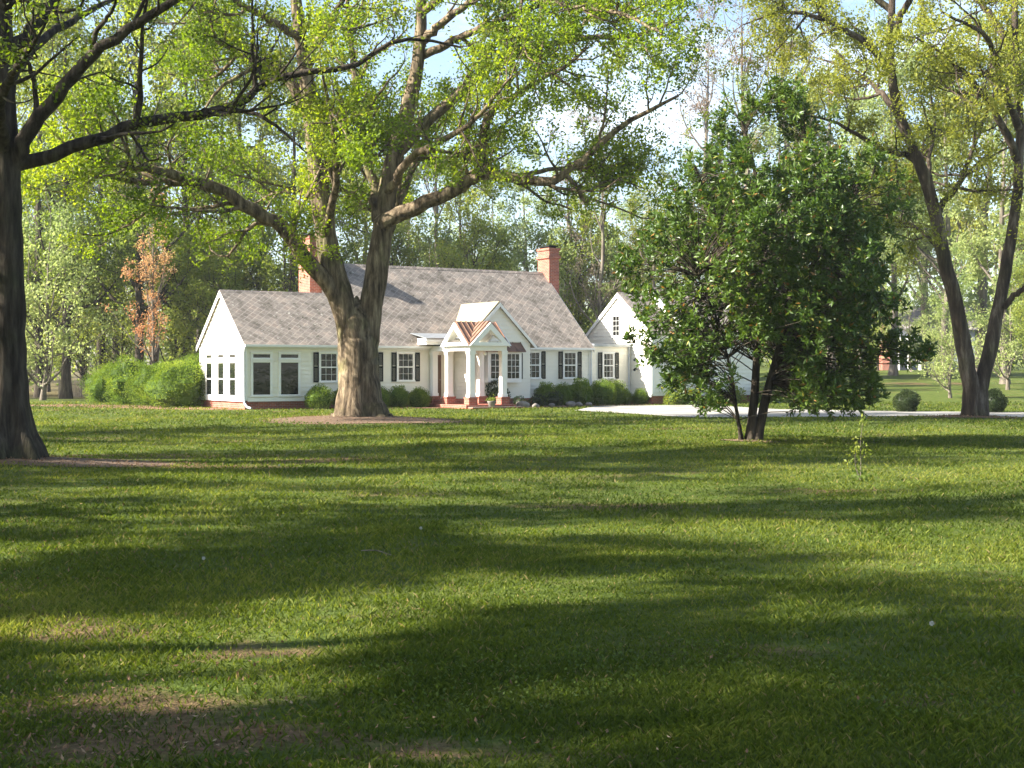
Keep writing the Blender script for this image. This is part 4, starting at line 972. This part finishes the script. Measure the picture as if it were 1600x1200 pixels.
GL = 'trees in the wood left of the house'; GH = 'trees rising behind the house roof'; GR = 'trees on the slope right of the garage'; GX = 'trees outside the left of the view that shade the lawn'
ADJ = {'tulip': 'tall green leafed', 'yellow': 'tall yellow green spring', 'pale': 'slender pale green', 'bare': 'tall nearly bare pinkish', 'pine': 'dark needled', 'under': 'low green understory', 'underpale': 'low pale leaved understory'}
# individually recognisable ones
wood('maple', 243, 73.5, 1.0, 'slender red budded young tree standing behind the big rounded bushes', GL)
wood('tulip', 216, 84, 1.05, 'tall straight trunk just left of the red budded tree', GL)
wood('underpale', 66, 80, 1.35, 'pale silvery green small tree right of the dark left trunk', GL)
wood('pine', 160, 95, .95, 'dark needled tree behind the wooden fence', GL)
wood('tulip', 62, 88, 1.0, 'thick trunk at wood edge between left tree and fence', GL)
wood('tulip', 104, 84, 1.0, 'dark trunk right behind the left end of the wooden fence', GL)
wood('bare', 945, 92, .80, 'bare pinkish tree between right chimney and the garage gable', GH)
wood('bare', 880, 112, .95, 'bare grey tree rising behind the right chimney', GH)
wood('yellow', 1030, 92, .62, 'yellow green tree rising behind the garage ridge', GH)
wood('bare', 675, 105, .95, 'grey branched tree over the middle of the main roof', GH)
wood('underpale', 1485, 84, .85, 'pale bushy small tree left of the V shaped trunk base', GR)
for px, d, s, k in [(-300, 95, 1.0, 'pale'), (-450, 82, .9, 'yellow'), (-620, 100, 1.0, 'pale'), (-200, 120, 1.1, 'yellow'), (-800, 85, .9, 'tulip'), (20, 105, 1.05, 'tulip'), (70, 118, 1.1, 'yellow'), (130, 108, 1.05, 'tulip'), (180, 112, 1.1, 'yellow'), (240, 100, 1.1, 'yellow'), (290, 92, 1.05, 'tulip'), (310, 110, 1.1, 'yellow'), (35, 125, .9, 'pine'), (345, 98, .95, 'pine'), (125, 92, .9, 'under'), (270, 86, .9, 'under'), (330, 84, .95, 'under'), (60, 98, 1.0, 'under'), (190, 96, 1.0, 'under'), (28, 96, 1.1, 'underpale'), (100, 104, 1.2, 'under'), (150, 106, 1.2, 'underpale'), (75, 112, 1.2, 'under')]:
    wood(k, px, d, s, ADJ[k] + ' tree deep in the wood left of the house', GL)
for px, d, s, k in [(375, 95, 1.0, 'tulip'), (420, 108, 1.05, 'yellow'), (460, 92, .92, 'tulip'), (505, 104, .98, 'tulip'), (560, 112, 1.0, 'yellow'), (600, 100, .78, 'tulip'), (640, 118, 1.05, 'pale'), (720, 112, .78, 'tulip'), (770, 122, 1.0, 'pale'), (820, 112, .95, 'pale'), (860, 125, .9, 'pale'), (905, 130, .80, 'yellow'), (965, 118, .85, 'pale'), (1000, 105, .66, 'yellow'), (620, 92, 1.25, 'under'), (662, 94, 1.35, 'underpale'), (738, 92, 1.3, 'under'), (812, 94, 1.4, 'underpale'), (905, 96, 1.4, 'under'), (985, 94, 1.25, 'underpale'), (540, 92, .6, 'under'), (700, 95, .9, 'under'), (850, 98, .9, 'underpale'), (780, 100, .9, 'under')]:
    wood(k, px, d, s, ADJ[k] + ' tree standing in the row behind the house roof', GH)
for px, d, s, k in [(1075, 110, .80, 'yellow'), (1105, 100, 1.15, 'bare'), (1150, 112, 1.45, 'bare'), (1180, 112, 1.1, 'pale'), (1215, 112, 1.5, 'bare'), (1260, 155, 1.7, 'pale'), (1300, 150, 1.6, 'yellow'), (1345, 140, 1.4, 'pale'), (1395, 118, 1.45, 'pale'), (1440, 150, 1.6, 'yellow'), (1475, 112, 1.4, 'pale'), (1530, 122, 1.5, 'yellow'), (1570, 104, 1.35, 'pale'), (1620, 108, 1.3, 'yellow'), (1680, 100, 1.2, 'tulip'), (1490, 122, 1.1, 'underpale'), (1425, 128, 1.0, 'underpale'), (1372, 132, .8, 'under'), (1448, 118, .8, 'underpale'), (1575, 96, 1.1, 'underpale'), (1610, 90, .9, 'under')]:
    wood(k, px, d, s, ADJ[k] + ' tree on the far slope right of the garage', GR)

# far-off wood that reads as one mass
b = MB(); pts = []; tn = []
for k in range(150):
    px = rng.uniform(-500, 2200); d = rng.uniform(150, 260); x = (px - 800) / F * d; H = rng.uniform(9, 15) * (1.35 if px < 520 else .85 if px < 1000 else 1.1); z0 = float(ground_z(x, d))
    n = 650; q = rng.normal(size=(n, 3)) * (2.6, 2.6, H * .26) + (x, d, z0 + H * .42); q = q[q[:, 2] > z0]; pts.append(q); tn.append(np.clip(rng.uniform(.1, .9) + rng.normal(0, .15, len(q)), 0, 1))
pts = np.vstack(pts); b.leaves(pts, .75, .5, np.concatenate(tn), .3)
tag(b.build('far_woods', M['leaf_mid']), 'far off pale green wood closing the view behind the nearer trees', 'wood', kind='stuff')

# shade trees left of the picture, whose shadows stripe the lawn
GXL = 'leafy shade tree standing outside the left of the lawn'
FP['high'] = forest_proto('high_crowned_tree', 14, .58, 2.3, .22, M['bark_dark'], M['leaf_mid'], 9000, .20, .13, 14)
FP['narrow'] = forest_proto('narrow_tree', 13, .2, 2.1, .2, M['bark_dark'], M['leaf_mid'], 8500, .20, .13, 22)
FP['flat'] = forest_proto('flat_crowned_tree', 11, .70, 2.5, .18, M['bark_dark'], M['leaf_mid'], 15000, .17, .11, 16, up=.03)
for kind, x, y, s in [('tulip', -13.2, .9, .6), ('yellow', -12.2, 2.8, .7), ('narrow', -16.8, 4.6, .9), ('high', -16.5, 2.6, .85), ('tulip', -15.5, 3.1, .70), ('tulip', -14.0, 3.5, .62), ('high', -11.4, 6.5, .9), ('flat', -16.4, 9.5, .95), ('flat', -15.4, 8.6, .9), ('flat', -17.8, 7.0, .8), ('yellow', -22, 11.0, .6), ('yellow', -12.5, 14.5, .72), ('yellow', -24, 16.5, .7), ('narrow', -20, 19.5, 1.1), ('tulip', -27, 23.5, .75), ('yellow', -16, 23, .8), ('tulip', -24, 31, .62), ('yellow', -30, 34, .85)]:
    o = FP[kind] if kind not in first else copy_tree(FP[kind]); first.add(kind)
    place(o, x, y, s, rng.uniform(0, 6)); tag(o, GXL, 'tree', GX)

# ------------------------------------------------------------------ grass, weeds and litter
def in_poly(px, py, poly):
    poly = np.asarray(poly); c = np.zeros(len(px), bool); j = len(poly) - 1
    for i in range(len(poly)):
        xi, yi = poly[i]; xj, yj = poly[j]; c ^= ((yi > py) != (yj > py)) & (px < (xj - xi) * (py - yi) / (yj - yi + 1e-12) + xi); j = i
    return c
drive_poly = np.vstack([drive_near, drive_far[::-1]])
house_poly = [hw(-.05, .1), hw(2.4, .1), hw(2.4, 1.7), hw(8.6, 1.7), hw(8.6, 4.6), hw(11.4, 4.6), hw(13.5, 4.0), hw(16, 2.6), hw(20.4, 2.2), hw(29.3, 2.0), hw(29.3, -10), hw(0, -10)]
mulches = [(-4.75, 45.6, 3.0, 2.8), (-7.8, 24.2, 2.2, .9), (15.8, 48.3, 1.5, .9)]
def lawn_points(n, d0, d1, margin=2.0):
    u = rng.uniform(0, 1, n); y = 1 / (1 / d0 + u * (1 / d1 - 1 / d0)); hwid = y * .39 + margin; x = rng.uniform(-1, 1, n) * hwid
    wide = rng.uniform(size=n) < .22; x = np.where(wide, np.sign(x) * hwid + np.sign(x) * rng.exponential(3.0, n), x)
    ok = ~in_poly(x, y, drive_poly) & ~in_poly(x, y, house_poly)
    for mx_, my_, a, c in mulches: ok &= (((x - mx_) / a) ** 2 + ((y - my_) / c) ** 2 > rng.uniform(.6, 1.15, n))
    dens = .55 + .45 * vnoise(x, y, .7, 3) + .25 * vnoise(x, y, 2.4, 4)
    dens = np.maximum(dens, .38) - .7 * bare(x, y)
    ok &= rng.uniform(0, 1, n) < np.clip(dens, .10 + .3 * (y > 11), 1)
    return x[ok], y[ok]
b = MB()
for n, d0, d1 in ((520000, 4.6, 12), (330000, 12, 30), (280000, 30, 75)):
    x, y = lawn_points(n, d0, d1); m_ = len(x); z = ground_z(x, y)
    h = (.020 + .0006 * y) * rng.uniform(.5, 1.5, m_) * (1 + .3 * vnoise(x, y, .9, 8) + .45 * np.maximum(0, vnoise(x, y, 3.1, 9))); wv = (.0020 + .00042 * y) * rng.uniform(.7, 1.3, m_)
    th = rng.uniform(0, 6.3, m_); ln = rng.uniform(.2, 1.5, m_) * h; la = rng.uniform(0, 6.3, m_)
    dx, dy = np.cos(th) * wv, np.sin(th) * wv
    V = np.stack([np.stack([x - dx, y - dy, z - .004], 1), np.stack([x + dx, y + dy, z - .004], 1), np.stack([x + dx * .5 + np.cos(la) * ln * .4, y + dy * .5 + np.sin(la) * ln * .4, z + h * .6], 1), np.stack([x + np.cos(la) * ln, y + np.sin(la) * ln, z + h], 1)], 1)
    tint = np.clip(.42 + .2 * vnoise(x, y, .5, 12) + .12 * vnoise(x, y, 3, 13) + rng.normal(0, .16, m_), 0, .86); tint[rng.uniform(size=m_) > .975] = 1
    b.add(V.reshape(-1, 3), [np.arange(4 * m_).reshape(-1, 4)], np.repeat(tint, 4))
tag(b.build('grass', M['grass']), 'short patchy spring grass covering the lawn', 'grass', kind='stuff')
# broad-leaved weeds in patches
b = MB(); x, y = lawn_points(60000, 4.6, 26); k_ = vnoise(x, y, 1.3, 21) + .8 * np.exp(-(((x + 2.3) / .7) ** 2 + ((y - 7.0) / .4) ** 2)) > .55; x, y = x[k_], y[k_]
q = np.column_stack([x, y, ground_z(x, y) + rng.uniform(.01, .05, len(x))]); b.leaves(q, .018 + .0004 * y, .014 + .0003 * y, rng.uniform(0, 1, len(x)), 1.2)
tag(b.build('weeds', M['weed']), 'broad leaved clover and weeds scattered in the lawn', 'weeds', kind='stuff')
# dead leaves
b = MB(); x, y = lawn_points(16000, 4.6, 40); k_ = (vnoise(x, y, .8, 31) > .45) | (rng.uniform(size=len(x)) < bare(x, y) * 1.2); x, y = x[k_], y[k_]
x2 = rng.normal(-1.75, .7, 900); y2 = np.maximum(rng.normal(6.3, .8, 900), 4.7); x = np.r_[x, x2]; y = np.r_[y, y2]
for mx_, my_, a, c in mulches:
    t_ = rng.uniform(0, 6.3, 1500); r_ = np.sqrt(rng.uniform(0, 1.4, 1500)); x = np.r_[x, mx_ + a * r_ * np.cos(t_)]; y = np.r_[y, my_ + c * r_ * np.sin(t_)]
q = np.column_stack([x, y, ground_z(x, y) + rng.uniform(.012, .035, len(x))]); b.leaves(q, .026 + .0005 * y, .014 + .0003 * y, rng.beta(1.2, 2.6, len(x)), 1.6, .25)
tag(b.build('fallen_leaves', M['litter']), 'dry brown fallen leaves strewn over grass and mulch', 'leaves', kind='stuff')
# dandelion clocks and a fallen twig
for px, py, hgt, lab in [(656, 846, .12, 'white dandelion seed head on a tall thin stem in mid lawn'), (316, 884, .05, 'bright white dandelion head low in the sunlit grass on the left'), (1455, 1002, .06, 'white dandelion head in the shaded grass on the right'), (435, 738, .10, 'white dandelion head far off in the striped shade')]:
    x, y = G(px, py); o = empty('dandelion', (x, y, float(ground_z(x, y)))); tag(o, lab, 'dandelion', 'dandelion heads in the lawn')
    b = MB(); b.tubes([[0, 0, 0], [.004, 0, hgt * .5], [.008, .002, hgt]], [.003, .0025, .002], 5); b.build('stem', M['weed'], o)
    b = MB(); dv = rng.normal(size=(160, 3)); dv /= np.linalg.norm(dv, axis=1, keepdims=True); b.leaves(dv * .003 + (.008, .002, hgt + .008), .014, .004, rng.uniform(0, 1, 160), .2, .1, dv * 3); b.build('seed_head', M['white_fluff'], o)
x, y = G(590, 868); o = MB(); tw_ = spline([(-.16, .12, .02), (-.02, .02, .035), (.09, -.09, .02), (.17, -.22, .015)], 10); o.tubes(tw_, np.linspace(.006, .003, 10), 6)
o = o.build('fallen_twig', M['bark_grey'], None, True); o.location = (x, y, float(ground_z(x, y))); tag(o, 'thin bare twig lying in the grass below the dandelion', 'twig')

if HAZE > 0:
    hm = bpy.data.materials.new('haze'); hm.use_nodes = True; hn = hm.node_tree.nodes; hn.remove(hn['Principled BSDF'])
    pv = hn.new('ShaderNodeVolumePrincipled'); pv.inputs['Color'].default_value = (.93, .95, 1, 1); pv.inputs['Density'].default_value = HAZE; pv.inputs['Anisotropy'].default_value = .2
    hm.node_tree.links.new(pv.outputs[0], hn['Material Output'].inputs['Volume'])
    tag(MB().box(-340, 340, -130, 320, -1.5, 48).build('haze', hm), kind='stuff')
